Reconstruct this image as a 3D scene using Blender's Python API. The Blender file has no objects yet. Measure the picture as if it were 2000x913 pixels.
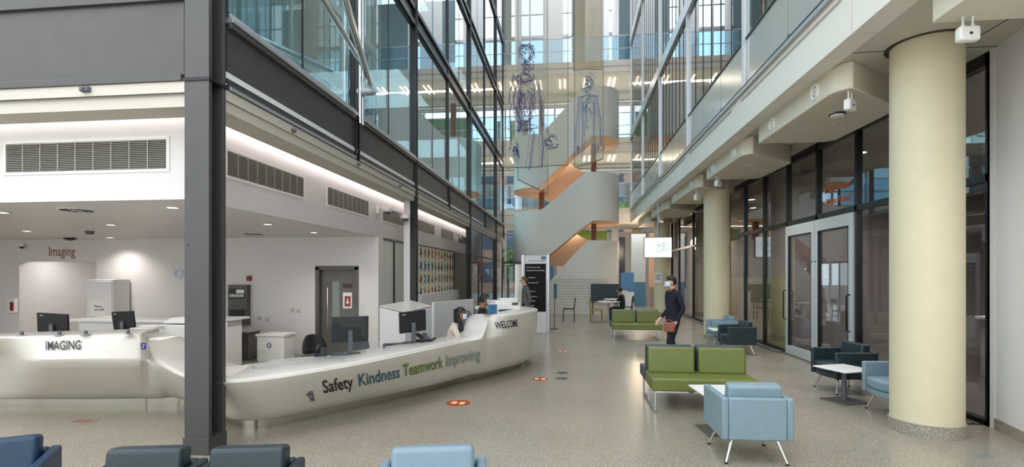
import bpy, bmesh, math, random
from mathutils import Vector, Matrix
random.seed(7)
S = bpy.context.scene
COL = S.collection
# ---------------------------------------------------------------- camera, world, exposure
H = 1.7; TH = math.atan(.113); CT, ST = math.cos(TH), math.sin(TH)
cam_d = bpy.data.cameras.new('camera'); cam = bpy.data.objects.new('camera', cam_d); COL.objects.link(cam)
cam_d.sensor_width = 36; cam_d.lens = 18; cam_d.shift_y = (537 - 456.5) / 2000
cam_d.clip_start = .05; cam_d.clip_end = 400
cam.location = (0, 0, H); cam.rotation_euler = (math.pi / 2, 0, TH)
S.camera = cam
W = bpy.data.worlds.new('sky'); S.world = W; W.use_nodes = True
nt = W.node_tree; nt.nodes.clear()
bg = nt.nodes.new('ShaderNodeBackground'); wo = nt.nodes.new('ShaderNodeOutputWorld')
tc = nt.nodes.new('ShaderNodeTexCoord'); sx = nt.nodes.new('ShaderNodeSeparateXYZ'); cr = nt.nodes.new('ShaderNodeValToRGB')
cr.color_ramp.elements[0].position = 0; cr.color_ramp.elements[0].color = (.97, .97, 1, 1)
cr.color_ramp.elements[1].position = .6; cr.color_ramp.elements[1].color = (.86, .92, 1, 1)
nt.links.new(tc.outputs['Generated'], sx.inputs[0]); nt.links.new(sx.outputs[2], cr.inputs[0])
nt.links.new(cr.outputs[0], bg.inputs[0]); nt.links.new(bg.outputs[0], wo.inputs[0])
bg.inputs[1].default_value = 2.3
S.view_settings.view_transform = 'Standard'; S.view_settings.look = 'None'
S.view_settings.exposure = .40; S.view_settings.gamma = 1; S.view_settings.use_curve_mapping = False
S.cycles.use_denoising = True
S.cycles.max_bounces = 9; S.cycles.transparent_max_bounces = 24; S.cycles.sample_clamp_indirect = 6
S.cycles.caustics_reflective = False; S.cycles.caustics_refractive = False

def lamp(name, kind, loc, power, color=(1, 1, 1), size=1, size_y=None, rot=(0, 0, 0), spot=2.2):
    d = bpy.data.lights.new(name, kind); d.energy = power; d.color = color
    if kind == 'AREA':
        d.size = size
        if size_y: d.shape = 'RECTANGLE'; d.size_y = size_y
    elif kind == 'SPOT': d.spot_size = spot; d.spot_blend = .8; d.shadow_soft_size = size
    else: d.shadow_soft_size = size
    o = bpy.data.objects.new(name, d); COL.objects.link(o); o.location = loc; o.rotation_euler = rot
    return o

# ---------------------------------------------------------------- projection helpers (photo pixels on a known plane -> place)
def pray(px, py):
    a = (px - 1000) / 1000; b = (537 - py) / 1000
    return a * CT - ST, a * ST + CT, b
def on_z(px, py, z=0):
    d = pray(px, py); t = (z - H) / d[2]; return Vector((d[0] * t, d[1] * t, z))
def on_d(px, dist, z):
    d = pray(px, 537); return Vector((d[0] * dist, d[1] * dist, z))
def y_at(px, x):
    d = pray(px, 0); return x * d[1] / d[0]
def pxof(v):
    return 1000 + 1000 * (v[0] * CT + v[1] * ST) / (-v[0] * ST + v[1] * CT)

# ---------------------------------------------------------------- materials
def lin(c):
    return tuple(((v / 255) / 12.92 if v / 255 <= .04045 else ((v / 255 + .055) / 1.055) ** 2.4) for v in c)
MT = {}
def mat(name, c, rough=.5, metal=0., noise=0., scale=20., bump=0., emit=0., ecol=None, coat=0., spec=None, trans=0.):
    m = bpy.data.materials.new(name); m.use_nodes = True; n = m.node_tree; p = n.nodes['Principled BSDF']
    col = (*lin(c), 1)
    p.inputs['Base Color'].default_value = col; p.inputs['Roughness'].default_value = rough; p.inputs['Metallic'].default_value = metal
    if coat: p.inputs['Coat Weight'].default_value = coat; p.inputs['Coat Roughness'].default_value = .08
    if spec is not None: p.inputs['Specular IOR Level'].default_value = spec
    if trans: p.inputs['Transmission Weight'].default_value = trans
    if emit:
        p.inputs['Emission Color'].default_value = (*(lin(ecol) if ecol else lin(c)), 1); p.inputs['Emission Strength'].default_value = emit
    if noise or bump:
        t = n.nodes.new('ShaderNodeTexCoord'); nz = n.nodes.new('ShaderNodeTexNoise'); nz.inputs['Scale'].default_value = scale
        nz.inputs['Detail'].default_value = 4
        n.links.new(t.outputs['Object'], nz.inputs['Vector'])
        if noise:
            r = n.nodes.new('ShaderNodeValToRGB')
            r.color_ramp.elements[0].position = .3; r.color_ramp.elements[1].position = .7
            r.color_ramp.elements[0].color = (*[v * (1 - noise) for v in col[:3]], 1)
            r.color_ramp.elements[1].color = (*[min(1, v * (1 + noise)) for v in col[:3]], 1)
            n.links.new(nz.outputs['Fac'], r.inputs[0]); n.links.new(r.outputs[0], p.inputs['Base Color'])
        if bump:
            b = n.nodes.new('ShaderNodeBump'); b.inputs['Strength'].default_value = bump; b.inputs['Distance'].default_value = .01
            n.links.new(nz.outputs['Fac'], b.inputs['Height']); n.links.new(b.outputs[0], p.inputs['Normal'])
    MT[name] = m; return m
def glass(name, tint, refl=1., power=5., rough=0., base=.04):
    """architectural pane: clear tinted body with a mirror reflection that grows with the angle"""
    m = bpy.data.materials.new(name); m.use_nodes = True; n = m.node_tree; n.nodes.clear()
    o = n.nodes.new('ShaderNodeOutputMaterial'); mx = n.nodes.new('ShaderNodeMixShader')
    tr = n.nodes.new('ShaderNodeBsdfTransparent'); gl = n.nodes.new('ShaderNodeBsdfGlossy'); fr = n.nodes.new('ShaderNodeLayerWeight'); pw = n.nodes.new('ShaderNodeMath'); pw.operation = 'POWER'; pw.inputs[1].default_value = power
    tr.inputs[0].default_value = (*tint, 1); gl.inputs['Roughness'].default_value = rough; fr.inputs[0].default_value = .5
    ma = n.nodes.new('ShaderNodeMath'); ma.operation = 'MULTIPLY_ADD'; ma.use_clamp = True
    ma.inputs[1].default_value = refl; ma.inputs[2].default_value = base
    n.links.new(fr.outputs['Facing'], pw.inputs[0]); n.links.new(pw.outputs[0], ma.inputs[0]); n.links.new(ma.outputs[0], mx.inputs[0])
    n.links.new(tr.outputs[0], mx.inputs[1]); n.links.new(gl.outputs[0], mx.inputs[2]); n.links.new(mx.outputs[0], o.inputs[0])
    MT[name] = m; return m
def veil(name, c, alpha):
    """gauze / frosted film: part scatters, part lets through"""
    m = bpy.data.materials.new(name); m.use_nodes = True; n = m.node_tree; n.nodes.clear()
    o = n.nodes.new('ShaderNodeOutputMaterial'); mx = n.nodes.new('ShaderNodeMixShader'); m2 = n.nodes.new('ShaderNodeMixShader')
    tr = n.nodes.new('ShaderNodeBsdfTransparent'); df = n.nodes.new('ShaderNodeBsdfDiffuse'); tl = n.nodes.new('ShaderNodeBsdfTranslucent')
    for q in (df, tl): q.inputs[0].default_value = (*lin(c), 1)
    m2.inputs[0].default_value = .5; n.links.new(df.outputs[0], m2.inputs[1]); n.links.new(tl.outputs[0], m2.inputs[2])
    mx.inputs[0].default_value = alpha
    n.links.new(tr.outputs[0], mx.inputs[1]); n.links.new(m2.outputs[0], mx.inputs[2]); n.links.new(mx.outputs[0], o.inputs[0])
    MT[name] = m; return m

mat('white', (226, 226, 226), .5); mat('ceiling_white', (220, 216, 212), .35); mat('wall_white', (222, 218, 216), .6, noise=.02, scale=2)
mat('solid_surface', (214, 209, 199), .22, spec=.5); mat('cream', (216, 205, 174), .55, noise=.02, scale=8)
mat('fascia', (226, 220, 208), .45); mat('soffit', (196, 190, 176), .6); mat('bulkhead', (216, 208, 188), .6)
mat('steel_grey', (74, 73, 71), .42, .2, noise=.06, scale=5); mat('steel_dark', (38, 38, 40), .35, .4); mat('black_frame', (14, 14, 16), .35)
mat('silver', (186, 186, 190), .3, .6); mat('chrome', (225, 225, 225), .12, 1.); mat('plinth_metal', (180, 176, 160), .22, .9)
mat('joint', (60, 56, 50), .8); mat('black_plastic', (18, 18, 20), .4); mat('grey_plastic', (92, 92, 98), .5); mat('white_plastic', (232, 230, 226), .4)
mat('screen_back', (22, 22, 24), .5); mat('peach', (236, 208, 178), .6); mat('stair_white', (236, 230, 218), .6, noise=.015, scale=1.5)
mat('timber', (128, 82, 46), .5, noise=.15, scale=9); mat('door_grey', (98, 92, 86), .45); mat('cabinet_grey', (86, 82, 78), .4)
mat('green_leather', (104, 112, 52), .42, noise=.05, scale=14, bump=.04); mat('slate_leather', (52, 66, 74), .42, noise=.05, scale=14)
mat('pale_blue_leather', (126, 147, 158), .42, noise=.04, scale=14, bump=.04); mat('dark_teal_leather', (36, 52, 57), .4, noise=.06, scale=14, bump=.04)
mat('navy_leather', (24, 54, 80), .4, noise=.05, scale=14); mat('piping', (26, 38, 44), .5)
mat('light_on', (255, 250, 240), emit=9); mat('lamp_warm', (255, 214, 160), emit=8); mat('linear_light', (255, 236, 210), emit=3.5); mat('cove_light', (255, 246, 248), emit=10)
mat('screen_on', (232, 236, 240), emit=.6); mat('orange_ink', (206, 104, 36), .6); mat('green_ink', (110, 190, 110), .6, emit=.3)
mat('ink_black', (28, 28, 34), .5); mat('ink_blue', (52, 100, 128), .5); mat('ink_green', (96, 128, 30), .5); mat('ink_grey', (140, 158, 150), .5); mat('ink_brown', (150, 92, 76), .5)
mat('sticker_orange', (176, 84, 40), .9, spec=.1); mat('sticker_grey', (96, 98, 100), .9, spec=.1); mat('red', (140, 22, 24), .4); mat('paper', (236, 234, 228), .7); mat('poster_dark', (20, 18, 17), .6, spec=.2); mat('teal_grey', (104, 124, 130), .4)
mat('teal_sign', (14, 110, 112), .5); mat('navy', (30, 36, 110), .5); mat('blue_panel', (84, 134, 176), .4); mat('brick', (150, 92, 66), .8, noise=.2, scale=6)
mat('green_wall', (128, 156, 70), .6); mat('room_dark', (150, 144, 142), .8); mat('room_mid', (170, 168, 164), .8); mat('room_floor', (84, 72, 68), .5); mat('galvanised', (176, 184, 186), .3, .7)
mat('skin_light', (206, 158, 132), .55); mat('skin_brown', (168, 116, 90), .55); mat('hair_black', (16, 13, 13), .55, bump=.3, scale=60)
mat('cloth_cream', (206, 190, 176), .85, noise=.06, scale=30); mat('cloth_black', (24, 24, 28), .85); mat('cloth_navy', (18, 20, 32), .85, noise=.1, scale=10); mat('cloth_grey', (96, 98, 94), .85, noise=.08, scale=20); mat('cloth_dark', (24, 25, 34), .85)
mat('mask_blue', (196, 214, 232), .8); mat('fabric_grey', (98, 98, 106), .9, noise=.08, scale=60); mat('chair_wood', (168, 132, 42), .5); mat('chair_dark', (40, 38, 36), .5); mat('laptop_blue', (66, 112, 150), .5)
mat('pave', (120, 118, 112), .9); mat('leaf', (86, 108, 60), .8, noise=.4, scale=5); mat('bark', (84, 66, 50), .9); mat('city_wall', (150, 120, 104), .9, noise=.1, scale=2); mat('city_glass', (60, 76, 90), .2)
mat('grille_metal', (178, 176, 164), .4, .3); mat('grille_void', (52, 52, 48), .9); mat('spandrel', (190, 192, 186), .16, .35, noise=.05, scale=.6); mat('white_metal', (206, 210, 212), .3, .3)
mat('frosted_panel', (214, 218, 208), .35)
glass('glass_left', (.62, .82, .88), 1.1, 3.2, base=.14); glass('glass_right', (.80, .88, .84), 1.1, 3.2, base=.12); glass('glass_shop', (.82, .82, .84), 1.1, 4, base=.08)
glass('glass_blue', (.72, .88, .96), .9, 5, base=.06); glass('glass_clear', (.95, .98, .97), 1., 5, base=.03); glass('glass_far', (.85, .94, .97), 1., 5)
veil('frosted', (206, 214, 208), .8); veil('frosted_green', (212, 214, 150), .5); veil('frosted_cream', (226, 214, 170), .5); veil('gauze', (204, 194, 168), .44); veil('gauze_gold', (206, 164, 92), .6); veil('gauze_grey', (176, 184, 184), .35)
mat('thread_purple', (78, 58, 112), .8); mat('thread_blue', (90, 110, 146), .8); mat('banner_hem', (120, 112, 96), .7)
# terrazzo floor
def terrazzo(name, base, chip1, chip2, rough):
    m = bpy.data.materials.new(name); m.use_nodes = True; n = m.node_tree; p = n.nodes['Principled BSDF']
    t = n.nodes.new('ShaderNodeTexCoord'); v = n.nodes.new('ShaderNodeTexVoronoi'); v.inputs['Scale'].default_value = 120
    r = n.nodes.new('ShaderNodeValToRGB'); e = r.color_ramp.elements; r.color_ramp.interpolation = 'CONSTANT'
    e[0].color = (*lin(base), 1); e[1].position = .55; e[1].color = (*lin(chip1), 1); q = e.new(.8); q.color = (*lin(chip2), 1)
    s = n.nodes.new('ShaderNodeSeparateColor'); nz = n.nodes.new('ShaderNodeTexNoise'); nz.inputs['Scale'].default_value = .8; nz.inputs['Detail'].default_value = 5
    mx = n.nodes.new('ShaderNodeMix'); mx.data_type = 'RGBA'; mx.blend_type = 'MULTIPLY'; mx.inputs[0].default_value = 1
    r2 = n.nodes.new('ShaderNodeValToRGB'); r2.color_ramp.elements[0].position = .3; r2.color_ramp.elements[0].color = (.86, .86, .86, 1); r2.color_ramp.elements[1].position = .7; r2.color_ramp.elements[1].color = (1, 1, 1, 1)
    n.links.new(t.outputs['Object'], v.inputs['Vector']); n.links.new(v.outputs['Color'], s.inputs[0]); n.links.new(s.outputs[0], r.inputs[0])
    n.links.new(t.outputs['Object'], nz.inputs['Vector']); n.links.new(nz.outputs['Fac'], r2.inputs[0])
    n.links.new(r.outputs[0], mx.inputs[6]); n.links.new(r2.outputs[0], mx.inputs[7]); n.links.new(mx.outputs[2], p.inputs['Base Color'])
    p.inputs['Roughness'].default_value = rough; MT[name] = m
terrazzo('terrazzo', (160, 150, 134), (144, 135, 119), (178, 169, 152), .24)
terrazzo('terrazzo_base', (160, 152, 138), (132, 126, 114), (182, 174, 160), .35)

# ---------------------------------------------------------------- mesh builder
class MB:
    def __init__(s): s.v = []; s.f = []; s.mi = []; s.cur = 0
    def add(s, vs, fs):
        o = len(s.v); s.v += [tuple(a) for a in vs]
        for f in fs: s.f.append(tuple(o + i for i in f)); s.mi.append(s.cur)
        return s
    def b(s, x0, x1, y0, y1, z0, z1):
        vs = [(x, y, z) for z in (z0, z1) for y in (y0, y1) for x in (x0, x1)]
        return s.add(vs, [(0, 2, 3, 1), (4, 5, 7, 6), (0, 1, 5, 4), (2, 6, 7, 3), (0, 4, 6, 2), (1, 3, 7, 5)])
    def ob(s, c, size, M=None):
        x, y, z = [q / 2 for q in size]; M = M or Matrix()
        vs = [Vector(c) + M @ Vector((a * x, b_ * y, d * z)) for d in (-1, 1) for b_ in (-1, 1) for a in (-1, 1)]
        return s.add(vs, [(0, 2, 3, 1), (4, 5, 7, 6), (0, 1, 5, 4), (2, 6, 7, 3), (0, 4, 6, 2), (1, 3, 7, 5)])
    def cyl(s, p0, p1, r0, r1=None, n=14):
        r1 = r0 if r1 is None else r1; p0, p1 = Vector(p0), Vector(p1); d = (p1 - p0).normalized()
        u = d.orthogonal().normalized(); w = d.cross(u)
        vs = [p + (u * math.cos(6.28319 * i / n) + w * math.sin(6.28319 * i / n)) * r for p, r in ((p0, r0), (p1, r1)) for i in range(n)]
        return s.add(vs, [(i, (i + 1) % n, n + (i + 1) % n, n + i) for i in range(n)] + [tuple(range(n))[::-1], tuple(range(n, 2 * n))])
    def tube(s, pts, r, n=10):
        pts = [Vector(p) for p in pts]; rings = []; u = None
        for i, p in enumerate(pts):
            d = (pts[min(i + 1, len(pts) - 1)] - pts[max(i - 1, 0)]).normalized()
            u = (d.orthogonal() if u is None else u - d * u.dot(d)).normalized(); w = d.cross(u)
            rings.append([p + (u * math.cos(6.28319 * k / n) + w * math.sin(6.28319 * k / n)) * r for k in range(n)])
        return s.rows(rings, True, caps=True)
    def rows(s, rows, closed=False, caps=False):
        n = len(rows[0]); vs = [v for r in rows for v in r]; fs = []
        for i in range(len(rows) - 1):
            for k in range(n if closed else n - 1):
                a, b = i * n + k, i * n + (k + 1) % n; fs.append((a, b, b + n, a + n))
        if caps: fs += [tuple(range(n))[::-1], tuple(range((len(rows) - 1) * n, len(rows) * n))]
        return s.add(vs, fs)
    def lathe(s, prof, c=(0, 0, 0), n=32):
        return s.rows([[(c[0] + r * math.cos(6.28319 * k / n), c[1] + r * math.sin(6.28319 * k / n), c[2] + z) for k in range(n)] for r, z in prof], True, True)
    def prism(s, poly, z0, z1):
        n = len(poly); vs = [(x, y, z0) for x, y in poly] + [(x, y, z1) for x, y in poly]
        return s.add(vs, [tuple(range(n))[::-1], tuple(range(n, 2 * n))] + [(i, (i + 1) % n, n + (i + 1) % n, n + i) for i in range(n)])
    def plate(s, pts, t):
        """closed outline in space given thickness along vector t"""
        t = Vector(t); n = len(pts); vs = [Vector(p) for p in pts] + [Vector(p) + t for p in pts]
        return s.add(vs, [tuple(range(n))[::-1], tuple(range(n, 2 * n))] + [(i, (i + 1) % n, n + (i + 1) % n, n + i) for i in range(n)])
    def ell(s, c, r, n=16, m=10, M=None):
        M = M or Matrix(); rows = []
        for i in range(m + 1):
            a = math.pi * (i / m * .998 + .001)
            rows.append([Vector(c) + M @ Vector((r[0] * math.sin(a) * math.cos(6.28319 * k / n), r[1] * math.sin(a) * math.sin(6.28319 * k / n), -r[2] * math.cos(a))) for k in range(n)])
        return s.rows(rows, True, True)
    def build(s, name, m, parent=None, bevel=0, seg=2, smooth=True, sub=0, ang=40):
        me = bpy.data.meshes.new(name); me.from_pydata([tuple(v) for v in s.v], [], s.f)
        for q in (m if isinstance(m, (list, tuple)) else [m]): me.materials.append(MT[q])
        if isinstance(m, (list, tuple)): me.polygons.foreach_set('material_index', s.mi)
        bm = bmesh.new(); bm.from_mesh(me); bmesh.ops.recalc_face_normals(bm, faces=bm.faces); bm.to_mesh(me); bm.free()
        if smooth:
            me.polygons.foreach_set('use_smooth', [True] * len(me.polygons)); me.set_sharp_from_angle(angle=math.radians(ang))
        o = bpy.data.objects.new(name, me); COL.objects.link(o)
        if parent: o.parent = parent
        if bevel:
            q = o.modifiers.new('bevel', 'BEVEL'); q.width = bevel; q.segments = seg; q.limit_method = 'ANGLE'; q.angle_limit = .6
            q.harden_normals = False
        if sub: q = o.modifiers.new('sub', 'SUBSURF'); q.levels = q.render_levels = sub
        return o
def tag(o, label, cat, group=None):
    o['label'] = label; o['category'] = cat
    if group: o['group'] = group
    return o
def thing(name, label, cat, loc=(0, 0, 0), rz=0, group=None):
    o = bpy.data.objects.new(name, None); COL.objects.link(o); o.location = loc; o.rotation_euler = (0, 0, rz); o.empty_display_size = .1
    return tag(o, label, cat, group)
def struct(name, parent=None):
    o = bpy.data.objects.new(name, None); COL.objects.link(o); o['kind'] = 'structure'; o.empty_display_size = .1
    return o
def st(o): o['kind'] = 'structure'; return o
def dup(r, loc, rz, label, group=None):
    c = r.copy(); COL.objects.link(c); c.location = loc; c.rotation_euler = (0, 0, rz); c['label'] = label
    if group: c['group'] = group
    for ch in list(r.children):
        k = ch.copy(); COL.objects.link(k); k.parent = c
        for g in list(ch.children):
            q = g.copy(); COL.objects.link(q); q.parent = k
    return c
def text_mesh(txt, size=1., align='LEFT', ext=0.0):
    """returns (verts 2D list, faces) of flat lettering"""
    c = bpy.data.curves.new('t', 'FONT'); c.body = txt; c.size = size; c.align_x = align; c.resolution_u = 3; c.offset = .012 * size
    o = bpy.data.objects.new('t', c); COL.objects.link(o)
    dg = bpy.context.evaluated_depsgraph_get(); me = bpy.data.meshes.new_from_object(o.evaluated_get(dg))
    vs = [tuple(v.co) for v in me.vertices]; fs = [tuple(p.vertices) for p in me.polygons]
    bpy.data.objects.remove(o); bpy.data.curves.remove(c); bpy.data.meshes.remove(me)
    return vs, fs
def letters(name, txt, size, m, fn, parent, align='LEFT', width=None, bold=0):
    """flat lettering mapped by fn(x, y) into the parent's space"""
    vs, fs = text_mesh(txt, size, align)
    mnx = min(v[0] for v in vs); mxx = max(v[0] for v in vs)
    k = width / (mxx - mnx) if width else 1
    b = MB(); b.add([fn((v[0] - (mnx if align == 'LEFT' else 0)) * k, v[1]) for v in vs], fs)
    return b.build(name, m, parent, smooth=False)
ORD = ['first', 'second', 'third', 'fourth', 'fifth', 'sixth', 'seventh', 'eighth', 'ninth', 'tenth', 'eleventh', 'twelfth']
# ================================================================ THE SETTING
st(MB().b(-16, 16, -4, 31, -.1, 0).build('floor', 'terrazzo', smooth=False))
st(MB().b(-60, 60, 31, 90, -.12, -.02).build('ground_outside', 'pave', smooth=False))
# --- imaging department: ceiling, walls, bulkhead
ZC = 2.5; BX = -4.0; BY = 5.0
cl = MB(); cl.b(-15, BX - .12, BY + .12, 13, ZC, ZC + .1)
st(cl.build('ceiling', 'ceiling_white', smooth=False))
b = MB(); b.b(-16, BX, BY - .0, BY + .12, ZC, 3.75); b.b(BX - .12, BX, BY + .12, 20.0, ZC, 3.75)
st(b.build('wall_bulkhead', 'wall_white', smooth=False))
b = MB()     # back wall with alcove opening and door opening (front face at y=10.4)
YB = 10.4; ax0, ax1, az = -12.55, -10.6, 2.0; dx0, dx1, dz = -5.38, -4.46, 1.86
b.b(-15, ax0, YB, YB + .2, 0, ZC); b.b(ax0, ax1, YB, YB + .2, az, ZC); b.b(ax1, dx0, YB, YB + .2, 0, ZC); b.b(dx0, dx1, YB, YB + .2, dz, ZC); b.b(dx1, -4.18, YB, YB + .2, 0, ZC)
b.b(ax0 - .15, ax0, YB + .2, 12.4, 0, ZC); b.b(ax1, ax1 + .15, YB + .2, 12.4, 0, ZC); b.b(ax0 - .15, ax1 + .15, 12.4, 12.55, 0, ZC); b.b(ax0, ax1, YB + .2, 12.4, 2.25, 2.3)
wb = st(b.build('wall_back', 'wall_white', smooth=False))
letters('lettering', 'Imaging', .3, 'ink_brown', lambda x, y: (-11.78 + x, YB - .004, 2.13 + y), wb, width=.66)
b = MB()
for x in (-11.95, -11.3): b.b(x, x + .015, 12.38, 12.4, 0, 2.1)
b.b(-12.5, -10.6, 12.38, 12.4, 2.08, 2.1)
b.build('panel_joint', 'joint', wb, smooth=False)
st(MB().b(-15.2, -15, -4, 13, 0, 6).build('wall_left', 'wall_white', smooth=False))
b = MB(); b.b(-4.18, BX, YB - .02, YB + .25, 0, ZC); b.b(-4.2, -4.1, 12.55, 12.75, 0, ZC); st(b.build('wall_pier', 'ceiling_white', smooth=False))
# right-hand wall next to camera
b = MB(); b.plate([(4.68, 6.3, 0), (4.40, 5.1, 0), (4.05, 3.6, 0), (4.05, -4, 0), (6.2, -4, 0), (6.2, 6.3, 0)], (0, 0, 4.2)); st(b.build('wall_right', 'white', smooth=False))
b = MB(); b.plate([(4.70, 6.42, 0), (4.38, 5.1, 0), (4.03, 3.6, 0), (4.03, -4, 0), (4.06, -4, 0), (4.06, 3.6, 0), (4.41, 5.1, 0), (4.74, 6.42, 0)], (0, 0, .12)); st(b.build('baseboard_right', 'terrazzo_base', smooth=False))

# --- grey steel: beams above the left side
YF = 4.46; XF = -3.37
def column_h(name, label, x, y, w, d, z0, z1, grp=None, base=True):
    t = thing(name, label, 'column', (x, y, 0), 0, grp)
    b = MB(); b.b(0, w, 0, .045, z0, z1); b.b(0, w, d - .045, d, z0, z1); b.build('flange', 'steel_grey', t, .004, smooth=False)
    b = MB(); b.b(w * .45, w * .55, .045, d - .045, z0, z1); b.build('web', 'steel_dark', t, smooth=False)
    return t
c1 = column_h('steel_column', 'massive dark grey steel H column standing in front between the two white desks', -3.62, YF, .25, .24, 0, 14)
b = MB(); b.b(-.01, .255, -.01, .25, 0, .16); b.build('base_plate', 'steel_grey', c1, .004, smooth=False)
b = MB(); b.b(-.012, .262, -.012, .252, 3.53, 3.56); b.build('splice_plate', 'steel_dark', c1, smooth=False)
rv = MB()
for k in range(26):
    rv.ell((.20, .03 + .02, 3.62 + k * .075), (.012, .012, .012), 8, 6); rv.ell((-.03, .035, 3.62 + k * .075), (.014, .014, .014), 8, 6)
rv.build('rivet', 'steel_grey', c1)
b = MB(); b.ell((.04, -.002, 1.98), (.012, .004, .006), 10, 6); b.build('bolt_hole', 'black_plastic', c1)
# beam over the imaging entrance (faces the camera)
bm_ = thing('steel_beam', 'wide grey riveted steel beam crossing above the imaging entrance', 'beam', (0, 0, 0))
b = MB(); b.b(-12, -3.64, YF + .02, YF + .06, 3.6, 4.5); b.build('web', 'steel_grey', bm_, smooth=False)
b = MB(); b.b(-12, -3.64, YF - .02, YF + .24, 3.53, 3.6); b.b(-12, -3.64, YF - .02, YF + .24, 4.3, 4.5); b.build('flange', 'steel_grey', bm_, .006, smooth=False)
b = MB(); b.b(-16, -3.62, YF + .0, YF + .2, 3.42, 3.53); b.b(-16, -3.62, YF + .03, YF + .34, 3.30, 3.42); st(b.build('trim_1', 'soffit', smooth=False))
b = MB(); b.b(-16, -3.62, YF - .003, YF + .0, 3.415, 3.425); st(b.build('trim_2', 'joint', smooth=False))
# cove over the frontal bulkhead
st(MB().b(-16, -3.4, YF + .4, BY + 14.9, 3.75, 3.82).build('ceiling_cove', 'white', smooth=False)) if False else None
b = MB(); b.b(-16, BX, YF + .2, BY, 3.66, 3.72); b.b(BX, XF - .02, YF + .24, 20, 3.66, 3.72); st(b.build('ceiling_2', 'white', smooth=False))
b = MB(); b.b(-15.8, BX + .2, YF + .22, YF + .28, 3.44, 3.48); tag(b.build('cove_lamp', 'cove_light', smooth=False), 'long white cove light strip above the front bulkhead grille', 'light')
b = MB(); b.b(XF - .30, XF - .24, YF + .4, 19.8, 3.44, 3.48); tag(b.build('cove_lamp', 'cove_light', smooth=False), 'long white cove light strip along the side bulkhead over the welcome desk', 'light')
# beams along the left facade, one per bay
MUL = [4.7, 7.86, 11.02, 14.15, 17.25, 20.4, 23.5, 26.2]
NAMEB = ['nearest, right of the massive steel column', 'second from the massive steel column', 'third from the massive steel column', 'fourth from the massive steel column', 'fifth from the massive steel column', 'sixth from the massive steel column', 'farthest one beside the staircase']
for i in range(7):
    y0, y1 = MUL[i] + .06, MUL[i + 1] - .06
    t = thing('steel_beam', 'dark grey spandrel beam below the left glass wall, ' + NAMEB[i], 'beam', (0, 0, 0), 0, 'spandrel beams under the left glass')
    b = MB(); b.b(XF - .06, XF - .03, y0, y1, 3.62, 4.2); b.build('web', 'steel_grey', t, smooth=False)
    b = MB(); b.b(XF - .2, XF + .0, y0, y1, 3.53, 3.60); b.b(XF - .12, XF + .02, y0, y1, 4.16, 4.22); b.build('flange', 'steel_grey', t, .006, smooth=False)
    b = MB(); b.b(XF - .06, XF + .035, y0, y1, 4.22, 4.27); b.b(XF - .02, XF + .01, y0, y1, 4.27, 4.31); b.b(XF + .001, XF + .008, y0, y1, 3.54, 3.575); b.build('rail', 'silver', t, .006, smooth=False)  # lowest silver strip paints the bright highlight along the bottom flange edge
    if i < 4:
        b = MB()
        for k in range(8): b.ell((XF - .02, y1 - .03, 3.64 + k * .075), (.012, .012, .012), 8, 5)
        b.build('rivet', 'steel_grey', t)
    b = MB(); b.b(XF - .20, XF - .01, y0 - .06, y1 + .06, 3.43, 3.53); b.b(XF - .36, XF - .03, y0 - .06, y1 + .06, 3.32, 3.425); st(b.build('trim_%d' % (i + 3), 'soffit', smooth=False))
# posts on the facade line: full columns and short twin posts
for i, y in enumerate(MUL[1:]):
    full = i % 2 == 1
    z0 = 0 if full else 3.53
    lab = ('slim dark steel column reaching the floor, ' if full else 'short dark steel post ending above the cove, ') + ORD[i] + ' behind the massive column'
    t = thing('steel_column', lab, 'column', (XF - .12, y, 0), 0, 'posts of the left glass wall')
    zt = 19 if full else 4.3; b = MB(); b.b(0, .13, -.07, -.04, z0, zt); b.b(0, .13, .04, .07, z0, zt); b.build('flange', 'steel_dark', t, smooth=False)
    b = MB(); b.b(.04, .08, -.04, .04, z0, zt)
    if not full: b.b(.02, .10, -.03, .03, 4.3, 19); b.build('web', 'steel_grey', t, smooth=False)
    if i == 0:
        for dy in (-.05, .05):
            b = MB(); b.cyl((.18, dy, 4.1), (.18, dy, 12), .03); b.build('tube', 'chrome', t)
# lilac-grey pier behind the second full column
b = MB(); b.b(XF - .27, XF - .13, 10.95, 11.09, 0, 3.35); st(b.build('wall_fin', 'wall_white', smooth=False))
# round chrome brace tubes rising from the facade node
t = thing('brace', 'pair of polished round steel brace tubes rising from a bolted node', 'steel brace', (0, 0, 0))
nd = Vector((XF + .20, 7.86, 4.62))
for j, (px_, py_) in enumerate(((632, 0), (662, -40))):
    d = pray(px_, py_); tt = 5.6; far = Vector((d[0] * tt, d[1] * tt, H + d[2] * tt))
    st_ = nd + Vector((-.03 + .06 * j, -.03, .06 + .22 * (1 - j)))
    dd = (far - st_); b = MB(); b.cyl(st_ + dd * .05, st_ + dd * 1.25, .034 + .012 * j); b.cyl(st_, st_ + dd * .06, .018, .034 + .012 * j); b.build('tube', 'chrome', t)
b = MB(); b.cyl(nd + Vector((-.2, 0, 0)), nd + Vector((.06, 0, 0)), .06, n=20); b.cyl(nd + Vector((.06, 0, 0)), nd + Vector((.09, 0, 0)), .035, n=12); b.build('node_plate', 'silver', t, .004)

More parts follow.
